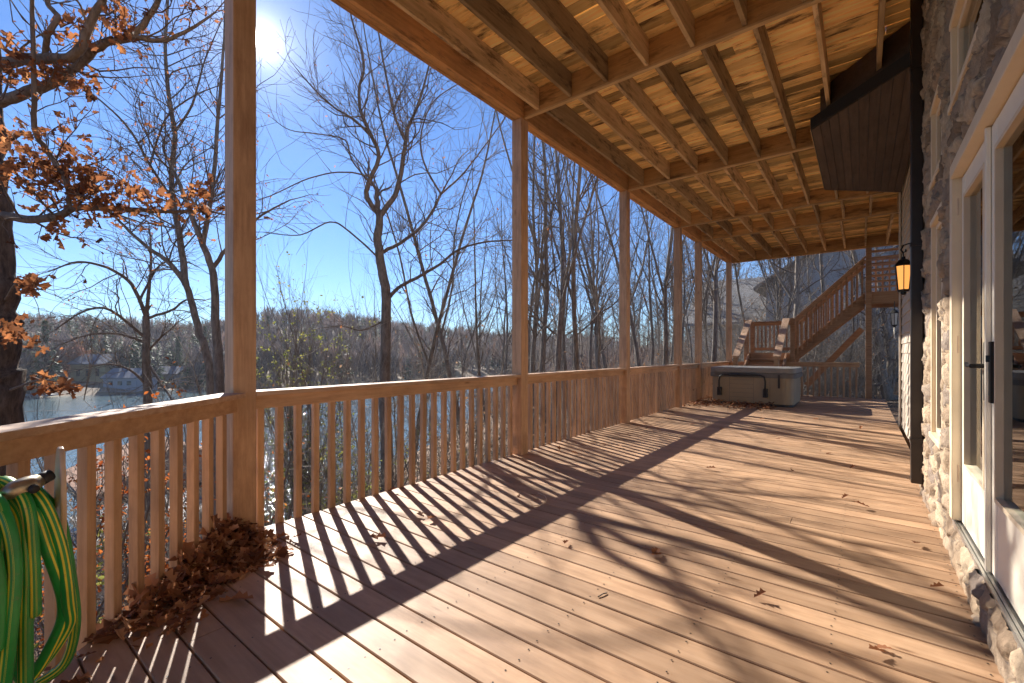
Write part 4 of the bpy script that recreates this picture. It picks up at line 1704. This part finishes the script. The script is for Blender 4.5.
# --- generic bare trees: a few models, then copies
def model_tree(seed, H, r0, lean=.03, forks=2, dens=1., leaf=None, nleaf=0, bark='bark', up=.1):
    T = Tree(seed, minr=.0038, wob=.15, up=up)
    rg = T.rng
    pts = [np.array([0, 0, -.4])]
    d = unit(np.array([rg.normal(0, lean), rg.normal(0, lean), 1]))
    n = 9
    for i in range(n):
        d = unit(d + rg.normal(0, .07, 3) + np.array([0, 0, .06]))
        pts.append(pts[-1] + d * H / n)
    rad = [r0 * (1 - .86 * (i / n) ** .9) for i in range(n + 1)]
    P, Rr = T.limb(pts, rad, T.trunk, n=4, sprout=int(22 * dens), lvl=2, Lr=(.9, 2.2), t0=.32, rf=(.3, .5), rmax=.03)
    for k in range(forks):
        i = int(len(P) * rg.uniform(.3, .55))
        d = T.side(unit(P[i + 1] - P[i]), 18, 34)
        q = [P[i]]
        for j in range(5):
            d = unit(d + rg.normal(0, .1, 3) + np.array([0, 0, .16]))
            q.append(q[-1] + d * H * .11)
        T.limb(q, [Rr[i] * f for f in (.62, .52, .42, .32, .22, .12)], T.trunk, n=3, sprout=int(12 * dens), lvl=2, Lr=(.8, 1.8), rf=(.3, .55), rmax=.024)
    return T.finish('bare_tree', 'bare tree', (0, 0, 0), 'bare trees in the woods beyond the railing', bark, leaf, nleaf, (.05, .09))


models = [model_tree(201, 13, .105, .03, 2), model_tree(202, 14.5, .092, .05, 1), model_tree(203, 12, .085, .07, 3, leaf='tanleaf', nleaf=90),
          model_tree(204, 15, .12, .03, 2, leaf='oakleaf', nleaf=60), model_tree(205, 9, .055, .10, 2, 1.1), model_tree(206, 13.5, .115, .02, 3, bark='palebark')]
used = [False] * len(models)


def zone(px, cz):
    far = 'distant' if cz > 20 else ('mid-distance' if cz > 13 else 'near')
    if px < 225:
        return 'bare tree on the shore left of the corner post'
    if px < 512:
        return 'slender bare %s tree seen through the wide opening between first and second posts' % far
    if px < 628:
        return 'bare %s woodland tree seen between the second and third posts' % far
    if px < 684:
        return 'bare %s woodland tree seen between the third and fourth posts' % far
    if px < 740:
        return 'bare %s woodland tree seen around the hot tub posts' % far
    return 'bare %s woodland tree rising behind the stairs and neighbouring house' % far


def plant(px, cz, m, rz, sc=1.):
    bsx = base_at(px, cz)
    if bsx[2] < LAKE + .1:
        return
    root = models[m]
    lab = zone(px, cz)
    grp = 'trees: ' + lab
    if not used[m]:
        used[m] = True
        root.location = tuple(bsx)
        root.rotation_euler = (0, 0, rz)
        root.scale = (sc, sc, sc)
        root['label'] = lab
        root['group'] = grp
        return root
    return dup(root, tuple(bsx), rz, sc, lab, grp)


PL = [(706, 19, 4, 1.4, 1.), (716, 22, 2, 3.3, .9), (744, 20.5, 4, 2.2, 1.1), (758, 19, 4, 5.0, 1.), (769, 22, 2, .3, 1.), (778, 24, 4, 4.1, 1.2), (795, 23, 2, 2.7, 1.), (828, 22, 4, 1.1, 1.2), (846, 20, 4, 3.8, 1.1),
      (236, 15, 4, .9, .75), (258, 16.5, 4, 2.1, .8), (272, 17.5, 4, 3.0, .9), (292, 16.5, 4, 4.1, .7), (312, 17, 4, 5.6, .85), (332, 18.5, 4, .2, .75), (352, 16, 4, 1.9, .8), (372, 20, 4, 3.3, .9), (396, 17, 4, 4.4, .85),
      (422, 21, 2, 5.1, .8), (20, 13.5, 4, 2.9, .75), (58, 15, 4, 4.0, .8), (90, 16, 4, 5.2, .8), (122, 15.5, 4, .7, .75), (165, 16, 4, 1.6, .8), (196, 14.5, 4, 2.5, .75),
      (412, 12, 1, .3, .9), (431, 14, 4, 1.2, 1.), (466, 12.5, 1, 3.9, 1.), (492, 14, 1, 5.0, .7), (340, 16, 4, 2.7, 1.1), (300, 19, 2, 4.4, .8),
      (268, 13, 4, 5.3, .85), (500, 20, 1, 2.1, .95), (478, 23, 0, 1.4, .9), (440, 19, 4, .2, 1.2), (365, 18, 4, 4.9, 1.),
      (538, 14, 0, .8, 1.), (548, 10.5, 1, 2.0, 1.05), (558, 13, 3, 3.1, .95), (572, 17, 2, 4.0, 1.1), (583, 12, 1, 5.2, 1.), (592, 22, 0, 1.0, 1.), (603, 14.5, 5, 2.5, .9), (611, 19, 1, 3.6, 1.), (531, 24, 3, 4.6, 1.),
      (566, 27, 0, 5.7, 1.), (618, 28, 5, .1, 1.), (545, 33, 2, 1.5, 1.2), (600, 36, 3, 2.4, 1.1),
      (643, 16, 1, 3.0, 1.), (652, 21, 0, 4.2, 1.), (660, 15.5, 3, 5.1, .9), (668, 26, 2, .6, 1.1), (676, 19, 1, 1.7, .9), (639, 30, 5, 2.8, 1.), (672, 34, 0, 3.5, 1.), (655, 40, 3, .9, 1.1),
      (712, 17.5, 3, 4.8, 1.), (694, 22, 1, 5.9, 1.), (722, 27, 2, 1.1, 1.), (731, 36, 0, 2.6, 1.), (705, 33, 5, 3.8, 1.),
      (752, 24, 1, 4.3, 1.), (762, 31, 2, 5.5, 1.), (786, 19, 5, .7, 1.25), (801, 21, 4, 1.9, 1.2), (817, 22.5, 0, 3.2, 1.25), (835, 28, 2, 4.1, 1.1), (855, 24, 4, 5.6, 1.3), (774, 38, 3, .2, 1.), (810, 36, 1, 1.3, 1.1),
      (845, 40, 3, 2.3, 1.1), (880, 30, 2, 2.9, 1.1), (740, 44, 0, 3.9, 1.1), (690, 45, 1, 4.7, 1.1), (625, 45, 2, 5.4, 1.1), (575, 44, 0, .5, 1.1), (528, 40, 1, 1.6, 1.1),
      (40, 17, 4, 1.2, 1.), (100, 14, 4, 3.4, .9), (-60, 15, 2, 2.2, .9), (185, 15, 4, 5.0, .8), (72, 12, 4, .6, .62), (455, 30, 2, .6, .9), (508, 30, 3, 3.7, .9)]
for a in PL:
    plant(*a)
for m in range(len(models)):
    if not used[m]:
        plant(600 + 9 * m, 25, m, m)

# --- twisted trunks under the landing
T = Tree(301, wob=.15)
bs = base_at(893, 18.5)
bs[2] = -.5
T.limb([bs, PT(890, 405, 18.5), PT(884, 380, 18.5), PT(880, 350, 18.5), PT(872, 318, 18.4), PT(862, 280, 18.2), PT(850, 240, 18)], [.24, .2, .18, .16, .14, .10, .06], T.trunk, sprout=14, lvl=2, t0=.3, Lr=(.8, 1.8))
T.limb([PT(889, 395, 18.5), PT(890, 360, 18.6), PT(886, 330, 18.6), PT(881, 300, 18.7), PT(876, 250, 18.8)], [.13, .12, .11, .09, .05], T.trunk, sprout=12, lvl=2, Lr=(.8, 1.6))
T.limb([PT(890, 392, 18.5), PT(898, 362, 18.4), PT(903, 330, 18.3), PT(905, 290, 18.2)], [.09, .08, .06, .04], T.trunk, sprout=8, lvl=2, Lr=(.6, 1.4))
T.finish('twisted_tree', 'twisted pale trunked tree seen below the stair landing', bs, None, 'palebark')


# --- shrubs
def shrub(px, cz, h, w, label, leaf, nleaf, lsize, seed, name='shrub', n=9, shape='oval', cat='shrub', up=.1):
    T = Tree(seed, minr=.003, wob=.22, up=up)
    bs = base_at(px, cz)
    for i in range(n):
        a = T.rng.uniform(0, 2 * math.pi)
        q = T.rng.uniform(.2, 1)
        e = bs + np.array([math.cos(a) * w * q * .6, math.sin(a) * w * q * .6, h * T.rng.uniform(.55, .95)])
        mid = (bs + e) / 2 + T.rng.normal(0, .12, 3) + np.array([math.cos(a), math.sin(a), 0]) * -.1 * w
        T.limb([bs, mid, e], [.022, .016, .008], T.trunk if i < 3 else None, sprout=9, lvl=1, Lr=(h * .12, h * .28), rmax=.008)
    return T.finish(name, label, bs, None, 'twig', leaf, nleaf, lsize, None, shape, cat)


shrub(82, 4.3, 4.0, 1.5, 'shrub with small orange leaves behind the left railing balusters', 'orangeleaf', 2600, (.03, .06), 401)
shrub(150, 6.2, 3.6, 2.2, 'wider orange and tan leaved shrub behind the leaf heap railing', 'orangeleaf', 1800, (.03, .06), 402)
shrub(50, 4.6, 2.6, 1.8, 'low yellow green shrub at the foot of the left railing', 'greenleaf', 1600, (.04, .07), 403)
shrub(303, 11.5, 6.6, 2.4, 'yellow green leaved small tree behind the railing left of centre', 'greenleaf', 3600, (.045, .08), 404, 'leafy_tree', 26, cat='tree')
shrub(330, 7.8, 3.4, 3., 'low green and gold shrub below the railing by the first opening', 'greenleaf', 2200, (.03, .055), 405)
shrub(398, 8.5, 3.2, 2.8, 'sparse yellowing shrub at the base of the central tree', 'greenleaf', 1100, (.03, .055), 406)
shrub(262, 6.6, 3.8, 1.8, 'reddish leaved shrub just right of the corner post', 'orangeleaf', 600, (.03, .055), 407)
shrub(470, 11, 3.4, 3, 'tan leaved brush left of the second post', 'tanleaf', 1500, (.04, .07), 408)


def undergrowth():
    rg = np.random.default_rng(77)
    br, lv = AB(), []
    n = 0
    while n < 800:
        px = rg.uniform(505, 900)
        cz = rg.uniform(9, 38) if px < 700 else rg.uniform(18, 30)
        p = base_at(px, cz)
        if p[0] > -3.9 and p[1] < 16.8:
            continue
        n += 1
        for k in range(rg.integers(4, 8)):
            d = unit(np.array([rg.normal(0, .5), rg.normal(0, .5), 1]))
            L = rg.uniform(1.0, 3.4) if px < 700 else rg.uniform(2.0, 5.5)
            q = p + np.array([rg.normal(0, .4), rg.normal(0, .4), 0])
            pts = [q]
            for j in range(4):
                d = unit(d + rg.normal(0, .18, 3))
                pts.append(pts[-1] + d * L / 4)
            r = rg.uniform(.006, .014)
            br.tube(pts, np.linspace(r, r * .3, 5), 3)
            for s_ in range(rg.integers(3, 7)):
                i = rg.integers(1, 5)
                d2 = unit(d + rg.normal(0, .8, 3))
                l2 = L * rg.uniform(.15, .4)
                a = pts[i]
                c = a + d2 * l2 * .5 + rg.normal(0, .05, 3)
                e = c + unit(d2 + rg.normal(0, .4, 3)) * l2 * .5
                br.tube([a, c, e], [r * .5, r * .4, r * .2], 3)
                if rg.random() < .28:
                    lv.append(e)
                if rg.random() < .2:
                    lv.append(c)
    n = 0
    while n < 260:
        px = rg.uniform(25, 505)
        cz = rg.uniform(8, 19)
        p = base_at(px, cz)
        if p[2] < LAKE + .15:
            continue
        n += 1
        for k in range(rg.integers(2, 5)):
            d = unit(np.array([rg.normal(0, .35), rg.normal(0, .35), 1]))
            L = rg.uniform(2., 5.6)
            pts = [p + np.array([rg.normal(0, .3), rg.normal(0, .3), 0])]
            for j in range(6):
                d = unit(d + rg.normal(0, .16, 3))
                pts.append(pts[-1] + d * L / 6)
            r = rg.uniform(.007, .016)
            br.tube(pts, np.linspace(r, r * .3, 7), 3)
            for s_ in range(rg.integers(6, 12)):
                i = rg.integers(1, 7)
                d2 = unit(d + rg.normal(0, .8, 3))
                l2 = L * rg.uniform(.1, .3)
                a = pts[i]
                c = a + d2 * l2 * .5 + rg.normal(0, .05, 3)
                e = c + unit(d2 + rg.normal(0, .4, 3)) * l2 * .5
                br.tube([a, c, e], [r * .5, r * .4, r * .25], 3)
                br.tube([c, c + unit(d2 + rg.normal(0, .7, 3)) * l2 * .5], [r * .35, r * .2], 3)
                if rg.random() < .16:
                    lv.append(e)
    o = br.build('undergrowth', M['palebark'])
    tag(o, 'tangle of bare brush and saplings filling the woods beyond the deck', 'undergrowth', kind='stuff')
    P = np.array(lv)
    ab = AB()
    m = len(P)
    ab.leaves(P, rg.uniform(.05, .1, m), rg, rg.random(m), 'oval')
    o = ab.build('brush_leaves', M['tanleaf'], smooth=False)
    tag(o, 'tan leaves clinging to the woodland brush beyond the deck', 'leaves', kind='stuff')
    # leaf litter on the near slope
    n = 9000
    Q = []
    while len(Q) < n:
        px = rg.uniform(-20, 740)
        cz = rg.uniform(4.2, 24)
        p = base_at(px, cz)
        if p[2] < LAKE + .2 or (p[0] > -3.6):
            continue
        Q.append(p + (0, 0, .17))
    ab = AB()
    ab.leaves(np.array(Q), rg.uniform(.1, .22, n), rg, rg.random(n), 'oval', .5)
    o = ab.build('leaf_litter', M['tanleaf'], smooth=False)
    tag(o, 'dry leaf litter covering the wooded slope below the deck', 'leaf litter', kind='stuff')


undergrowth()


def near_woods():
    rng = np.random.default_rng(9)
    br = AB()
    for i in range(420):
        while True:
            px = rng.uniform(495, 960)
            cz = rng.uniform(40, 130)
            p = base_at(px, cz)
            if p[2] > LAKE + .1 and not (-12 < p[0] < 10 and 30 < p[1] < 43):
                break
        H = rng.uniform(7, 14)
        r = rng.uniform(.05, .12)
        d = unit(np.array([rng.normal(0, .06), rng.normal(0, .06), 1]))
        pts = [p + d * H * k / 5 + rng.normal(0, .12, 3) * (k > 0) for k in range(6)]
        br.tube(pts, np.linspace(r, r * .15, 6), 3)
        for k in range(16):
            h = rng.uniform(.15, .98)
            q = p + d * H * h
            a = rng.uniform(0, 6.283)
            L = H * rng.uniform(.12, .3) * (1.1 - .6 * h)
            e1 = q + np.array([math.cos(a), math.sin(a), .7]) * L * .5
            e2 = e1 + np.array([math.cos(a) + rng.normal(0, .4), math.sin(a) + rng.normal(0, .4), 1.1]) * L * .45
            br.tube([q, e1, e2], [r * .4, r * .26, r * .1], 3)
            for m in range(3):
                s0 = e1 if m else q + (e1 - q) * .5
                br.tube([s0, s0 + unit(rng.normal(0, 1, 3) + (0, 0, .7)) * L * .5], [r * .2, r * .08], 3)
    A, B, C = [], [], []
    for i in range(2600):
        px = rng.uniform(480, 940)
        cz = rng.uniform(34, 170)
        p = base_at(px, cz)
        if p[2] < LAKE + .1 or (-12 < p[0] < 10 and 30 < p[1] < 43):
            continue
        H = rng.uniform(1.8, 4.5)
        n = 46
        a = rng.uniform(0, 6.283, n)
        u = rng.uniform(.0, .6, n)
        q = p + np.stack([np.cos(a) * u * H * .5, np.sin(a) * u * H * .5, u * H * .8], 1)
        L = H * rng.uniform(.25, .5, n)
        tip = q + np.stack([np.cos(a) * L * .5, np.sin(a) * L * .5, L], 1)
        wv = np.stack([-np.sin(a), np.cos(a), 0 * a], 1) * (H * rng.uniform(.008, .02, n))[:, None]
        A.append(tip)
        B.append(q + wv)
        C.append(q - wv)
    sc_ = AB()
    A, B, C = np.concatenate(A), np.concatenate(B), np.concatenate(C)
    sc_.tris(A, B, C, np.repeat(rng.uniform(.3, 1, len(A) // 46), 46))
    o = sc_.build('scrub', M['farwood'], smooth=False)
    tag(o, 'low grey brown scrub covering the ground under the distant woods at right', 'scrub', kind='stuff')
    o = br.build('bare_woods', M['twig'])
    tag(o, 'dense mass of bare grey brown woods behind the nearer trees at right', 'woods', kind='stuff')


near_woods()


# ================================================================== BUILDINGS AROUND
def lap(b, x0, x1, y, z0, z1, h=.2, dy=.02):
    z = z0
    while z < z1 - .01:
        zt = min(z + h, z1)
        b.add([(x0, y - dy, z), (x1, y - dy, z), (x1, y, zt), (x0, y, zt)], [(0, 1, 2, 3)])
        b.add([(x0, y, z), (x1, y, z), (x1, y - dy, z), (x0, y - dy, z)], [(0, 1, 2, 3)])
        z = zt


nb = thing('neighbour_house', 'grey sided neighbouring house with white wing behind the stairs', 'house', (0, 34, 0))
b = MB()
lap(b, -4.6, 7.5, 31.0, .4, 5.4)
b.add([(-4.6, 31, 5.4), (7.5, 31, 5.4), (1.6, 31, 9.4)], [(0, 1, 2)])
b.box(-4.6, 7.5, 31.02, 40, -1.2, 5.4)
b.build('grey_wall', M['grey_siding'], nb)
b = MB()
b.box(-4.55, 7.5, 30.9, 31.0, -1.6, .38)  # house base, its shade painted into the colour
b.build('foundation', M['base_shade'], nb)
b = MB()
for sx, ex in ((-5.2, 1.6), (8.1, 1.6)):
    b.poly3([(sx, 30.5, 5.0 if sx < 0 else 5.0), (ex, 30.5, 9.55), (ex, 40.2, 9.55), (sx, 40.2, 5.0)], (0, 0, .18))
b.build('roof', M['shingle'], nb)
for x in (4.6,):
    b = MB()
    b.box(x - .65, x + .65, 30.93, 30.97, 2.2, 3.9)
    w_ = b.build('window', M['white'], nb)
    b = MB()
    b.box(x - .55, x + .55, 30.90, 30.928, 2.3, 3.8)
    b.build('pane', M['window_dark'], w_)
b = MB()
lap(b, -9.6, -7.6, 33.0, -1.5, 3.1)
b.box(-9.6, -4.7, 33.02, 41, -1.5, 3.6)
b.build('white_wall', M['white_siding'], nb)
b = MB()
lap(b, -7.58, -4.7, 33.0, -1.5, 3.1)  # grey siding colour puts shade on part of the white wing
b.build('painted_shade_wall', M['grey_siding'], nb)
b = MB()
b.poly3([(-10.1, 32.5, 3.1), (-4.65, 32.5, 3.1), (-4.65, 37, 6.6), (-10.1, 37, 6.6)], (0, .1, .18))
b.poly3([(-10.1, 41.5, 3.1), (-10.1, 37.11, 6.6), (-4.65, 37.11, 6.6), (-4.65, 41.5, 3.1)], (0, 0, .18))
b.build('roof', M['shingle'], nb)

# --- covered boat dock below the deck
bd = thing('boathouse', 'covered boat dock with brown shingle roof below the left railing', 'boathouse', (-28.5, 7.0, LAKE))
bx, by = -28.5, 7.2
b = MB()
b.box(bx - 4.6, bx + 3.4, by - 3.0, by + 3.0, LAKE + .35, LAKE + .5)
b.build('dock_floor', M['dock'], bd)
for i in range(3):
    for j in (-2.6, 2.6):
        b = MB()
        x = bx - 3.2 + i * 2.9
        b.box(x - .1, x + .1, by + j - .1, by + j + .1, LAKE - 1.5, LAKE + 3.0)
        b.build('dock_post', M['dock'], bd)
b = MB()
b.poly3([(bx - 4, by - 3.5, LAKE + 2.9), (bx + 3.4, by - 3.5, LAKE + 2.9), (bx + 2.0, by, LAKE + 4.6), (bx - 2.6, by, LAKE + 4.6)], (0, 0, .15))
b.poly3([(bx + 3.4, by + 3.5, LAKE + 2.9), (bx - 4, by + 3.5, LAKE + 2.9), (bx - 2.6, by + .002, LAKE + 4.6), (bx + 2.0, by + .002, LAKE + 4.6)], (0, 0, .15))
b.add([(bx + 3.4, by - 3.5, LAKE + 2.95), (bx + 3.4, by + 3.5, LAKE + 2.95), (bx + 2.0, by, LAKE + 4.7)], [(0, 1, 2)])
b.build('roof', M['brown_shingle'], bd)
b = MB()
for (a, c) in (((bx - 4, by - 3.5), (bx + 3.4, by - 3.5)), ((bx - 4, by + 3.5), (bx + 3.4, by + 3.5)), ((bx + 3.4, by - 3.5), (bx + 3.4, by + 3.5))):
    b.bar((*a, LAKE + 2.85), (*c, LAKE + 2.85), .08, .28)
b.build('roof_fascia', M['fascia'], bd)
b = MB()
b.box(bx + 3.42, bx + 7.5, by - 1.0, by + 1.0, LAKE + .36, LAKE + .49)
b.build('gangway', M['dock'], bd)


def far_house(px, cz, w, d, h, label, wall, roof, cat='house', name='lakeside_house'):
    p = W(px, 0, cz)
    z = max(hill_z(px, cz), LAKE + .4)
    t = thing(name, label, cat, (p[0], p[1], z))
    # faces the lake: local frame along the view direction
    vx = Vector((CS, SN, 0))
    vy = Vector((-SN, CS, 0))
    o = Vector((p[0], p[1], z))

    def L(a, c, e):
        return o + vx * a + vy * c + Vector((0, 0, e))
    b = MB()
    pr = [L(-w, -d, -1), L(w, -d, -1), L(w, d, -1), L(-w, d, -1)]
    b.poly3(pr, (0, 0, h + 1))
    b.build('wall', M[wall], t)
    b = MB()
    b.poly3([L(-w * 1.1, -d * 1.15, h + .002), L(w * 1.1, -d * 1.15, h + .002), L(w * 1.1, 0, h + w * .55), L(-w * 1.1, 0, h + w * .55)], (0, 0, .2))
    b.poly3([L(w * 1.1, d * 1.15, h + .002), L(-w * 1.1, d * 1.15, h + .002), L(-w * 1.1, .01, h + w * .55), L(w * 1.1, .01, h + w * .55)], (0, 0, .2))
    b.build('roof', M[roof], t)
    for k in (-.55, 0, .55):
        b = MB()
        b.poly3([L(w * k - .5, -d - .03, h * .35), L(w * k + .5, -d - .03, h * .35), L(w * k + .5, -d - .03, h * .75), L(w * k - .5, -d - .03, h * .75)], tuple(vy * .05))
        b.build('window', M['window_dark'], t)
    return t


far_house(101, 112, 4.2, 3.5, 4.4, 'yellow walled house among trees on the far left shore', 'farwall', 'farroof')
far_house(131, 105, 3.8, 3., 2.3, 'pale blue grey boathouse on the far shore beside the yellow house', 'farwhite', 'farroof', 'boathouse', 'far_boathouse')
far_house(172, 122, 3.6, 3., 3.0, 'dark roofed lake house on the far shore left of the corner post', 'farwhite', 'farroof')
for px, cz, n, lab in ((118, 100, 6, 'long low grey dock on the far left shore'), (40, 92, 4, 'short grey dock at the far shore near the oak trunk')):
    p = W(px, 0, cz)
    t = thing('boat_dock', lab, 'dock', (p[0], p[1], LAKE))
    b = MB()
    a, c = W(px - 14, 0, cz), W(px + 16, 0, cz)
    b.bar((a[0], a[1], LAKE + .6), (c[0], c[1], LAKE + .6), 1.8, .25)
    b.build('dock_floor', M['dock'], t)
    for k in range(n):
        u = (k + .5) / n
        m = MB()
        x, y = a[0] + (c[0] - a[0]) * u, a[1] + (c[1] - a[1]) * u
        m.box(x - .12, x + .12, y - 1.05, y - .92, LAKE - 1, LAKE + 1.3)
        m.build('dock_post', M['dock'], t)


def far_tree(px, cz, H, wd, label, leaf, seed, name, cone=False):
    rg = np.random.default_rng(seed)
    p = np.array(W(px, 0, cz))
    p[2] = hill_z(px, cz)
    t = thing(name, label, 'tree', tuple(p))
    ab = AB()
    ab.tube([p - (0, 0, .5), p + (0, 0, H * .5), p + (0, 0, H * .9)], [H * .022, H * .014, H * .004], 6)
    for k in range(26):
        h = rg.uniform(.2, .85)
        a = rg.uniform(0, 2 * math.pi)
        L = wd * (1 - h * .8) * rg.uniform(.5, 1)
        q = p + (0, 0, h * H)
        ab.tube([q, q + np.array([math.cos(a) * L, math.sin(a) * L, L * (.1 if cone else .5)])], [H * .005, H * .001], 3)
    ab.build('trunk', M['bark'], t)
    n = 1400
    if cone:
        h = rg.uniform(.12, 1, n) ** .9
        rr = wd * (1.02 - h) * (.6 + .4 * np.sin(h * 60)) * rg.uniform(.4, 1, n)
    else:
        h = rg.beta(2.2, 1.8, n) * .85 + .15
        rr = wd * np.sqrt(np.clip(1 - ((h - .55) / .5) ** 2, 0.02, 1)) * np.sqrt(rg.random(n)) * (.75 + .25 * np.sin(h * 17 + 1))
    a = rg.uniform(0, 2 * math.pi, n)
    P = p + np.stack([np.cos(a) * rr, np.sin(a) * rr, h * H], 1)
    lb = AB()
    lb.leaves(P, rg.uniform(.45, .8, n), rg, rg.random(n), 'thin' if cone else 'oval')
    lb.build('crown', M[leaf], t, smooth=False)


far_tree(75, 112, 8.5, 4.4, 'rounded russet tree on the far shore left of the yellow house', 'redleaf', 501, 'russet_tree')
far_tree(178, 128, 13, 3.0, 'tall dark evergreen on the far shore just left of corner post', 'needle', 502, 'evergreen_tree', True)
far_tree(45, 105, 14.5, 3.4, 'tall yellowish pine rising near the oak trunk across the water', 'needle', 503, 'pine_tree', True)
far_tree(95, 135, 14, 3.2, 'dark pine standing behind the yellow house', 'needle', 504, 'pine_tree', True)
far_tree(205, 140, 15, 3., 'pine on the ridge behind the twin leaning trunks', 'needle', 505, 'pine_tree', True)
far_tree(268, 190, 13, 3.4, 'pine on the far hilltop right of the corner post', 'needle', 506, 'pine_tree', True)

# ================================================================== AIR
b = MB()
b.box(-460, 130, -140, 400, LAKE - 5, 60, .5)
hm = bpy.data.materials.new('thin_lake_haze')
hm.use_nodes = True
hm.node_tree.nodes.clear()
ho = hm.node_tree.nodes.new('ShaderNodeOutputMaterial')
hv = hm.node_tree.nodes.new('ShaderNodeVolumePrincipled')
hv.inputs['Color'].default_value = (.86, .90, 1, 1)
hv.inputs['Density'].default_value = .0003
hv.inputs['Anisotropy'].default_value = .15
hm.node_tree.links.new(hv.outputs[0], ho.inputs['Volume'])
o = b.build('haze', hm)
tag(o, 'thin pale haze over the lake and far hills', 'haze', kind='stuff')

# ================================================================== LIGHT, SKY, CAMERA
AZ = math.atan2(262 - 512, F) - YAW * -1 * 0
# sun direction in the place, from its spot in the photograph's sky
cx, cy = (262 - 512) / F, (HZ - 40) / F
sd = Vector((cx * CS - SN, cx * SN + CS, cy)).normalized()
EL = math.asin(sd.z)
ROT = math.atan2(sd.x, sd.y)
su = bpy.data.lights.new('Sun', 'SUN')
su.energy = 4.6
su.angle = R(.53)
su.color = (1.0, .945, .86)
so = bpy.data.objects.new('Sun', su)
COL.objects.link(so)
so.location = (-20, 8, 20)
so.rotation_euler = (-sd).to_track_quat('-Z', 'Y').to_euler()

w = bpy.data.worlds.new('World')
SC.world = w
w.use_nodes = True
nt = w.node_tree
nt.nodes.clear()
out = nt.nodes.new('ShaderNodeOutputWorld')
bg = nt.nodes.new('ShaderNodeBackground')
sk = nt.nodes.new('ShaderNodeTexSky')
sk.sky_type = 'NISHITA'
sk.sun_disc = False
sk.sun_elevation = EL
sk.sun_rotation = ROT
sk.air_density = 1.0
sk.dust_density = 0.05
sk.ozone_density = 2.5
bg.inputs['Strength'].default_value = .075
# glare of the sun itself in the sky
tc = nd(nt, 'ShaderNodeTexCoord')
dt = nd(nt, 'ShaderNodeVectorMath', {0: tc.outputs['Generated'], 1: tuple(sd)}, operation='DOT_PRODUCT')
cl_ = nd(nt, 'ShaderNodeMath', {0: dt.outputs['Value'], 1: 0.}, operation='MAXIMUM')
acc = None
for pw, am in ((22000., 500.), (2200., 5.), (380., 2.0), (70., .45)):
    p_ = nd(nt, 'ShaderNodeMath', {0: cl_.outputs[0], 1: pw}, operation='POWER')
    q_ = nd(nt, 'ShaderNodeMath', {0: p_.outputs[0], 1: am}, operation='MULTIPLY')
    acc = q_ if acc is None else nd(nt, 'ShaderNodeMath', {0: acc.outputs[0], 1: q_.outputs[0]}, operation='ADD')
gl = nd(nt, 'ShaderNodeVectorMath', {0: (1, .96, .88)}, operation='SCALE')
nt.links.new(acc.outputs[0], gl.inputs['Scale'])
blu = nd(nt, 'ShaderNodeVectorMath', {0: sk.outputs[0], 1: (.39, .555, .79)}, operation='MULTIPLY')
sm = nd(nt, 'ShaderNodeVectorMath', {0: blu.outputs[0], 1: gl.outputs[0]}, operation='ADD')
nt.links.new(sm.outputs[0], bg.inputs[0])
nt.links.new(bg.outputs[0], out.inputs[0])

cam = bpy.data.cameras.new('Camera')
cam.sensor_width = 36
cam.lens = F / 1024 * 36
cam.shift_y = (HZ - 341.5) / 1024
cam.clip_start = .05
cam.clip_end = 4000
co = bpy.data.objects.new('Camera', cam)
COL.objects.link(co)
co.location = (0, 0, CAMZ)
co.rotation_euler = (R(90), 0, YAW)
SC.camera = co
SC.view_settings.view_transform = 'Standard'
SC.view_settings.look = 'None'
SC.view_settings.exposure = 1.4
SC.view_settings.gamma = 1
SC.cycles.max_bounces = 6
SC.cycles.diffuse_bounces = 4
SC.cycles.glossy_bounces = 3
SC.cycles.transmission_bounces = 4
SC.cycles.use_adaptive_sampling = True
SC.cycles.adaptive_threshold = .02
SC.cycles.transparent_max_bounces = 12
SC.cycles.volume_bounces = 0
SC.cycles.caustics_reflective = False
SC.cycles.caustics_refractive = False
SC.cycles.sample_clamp_indirect = 6
SC.cycles.use_denoising = True
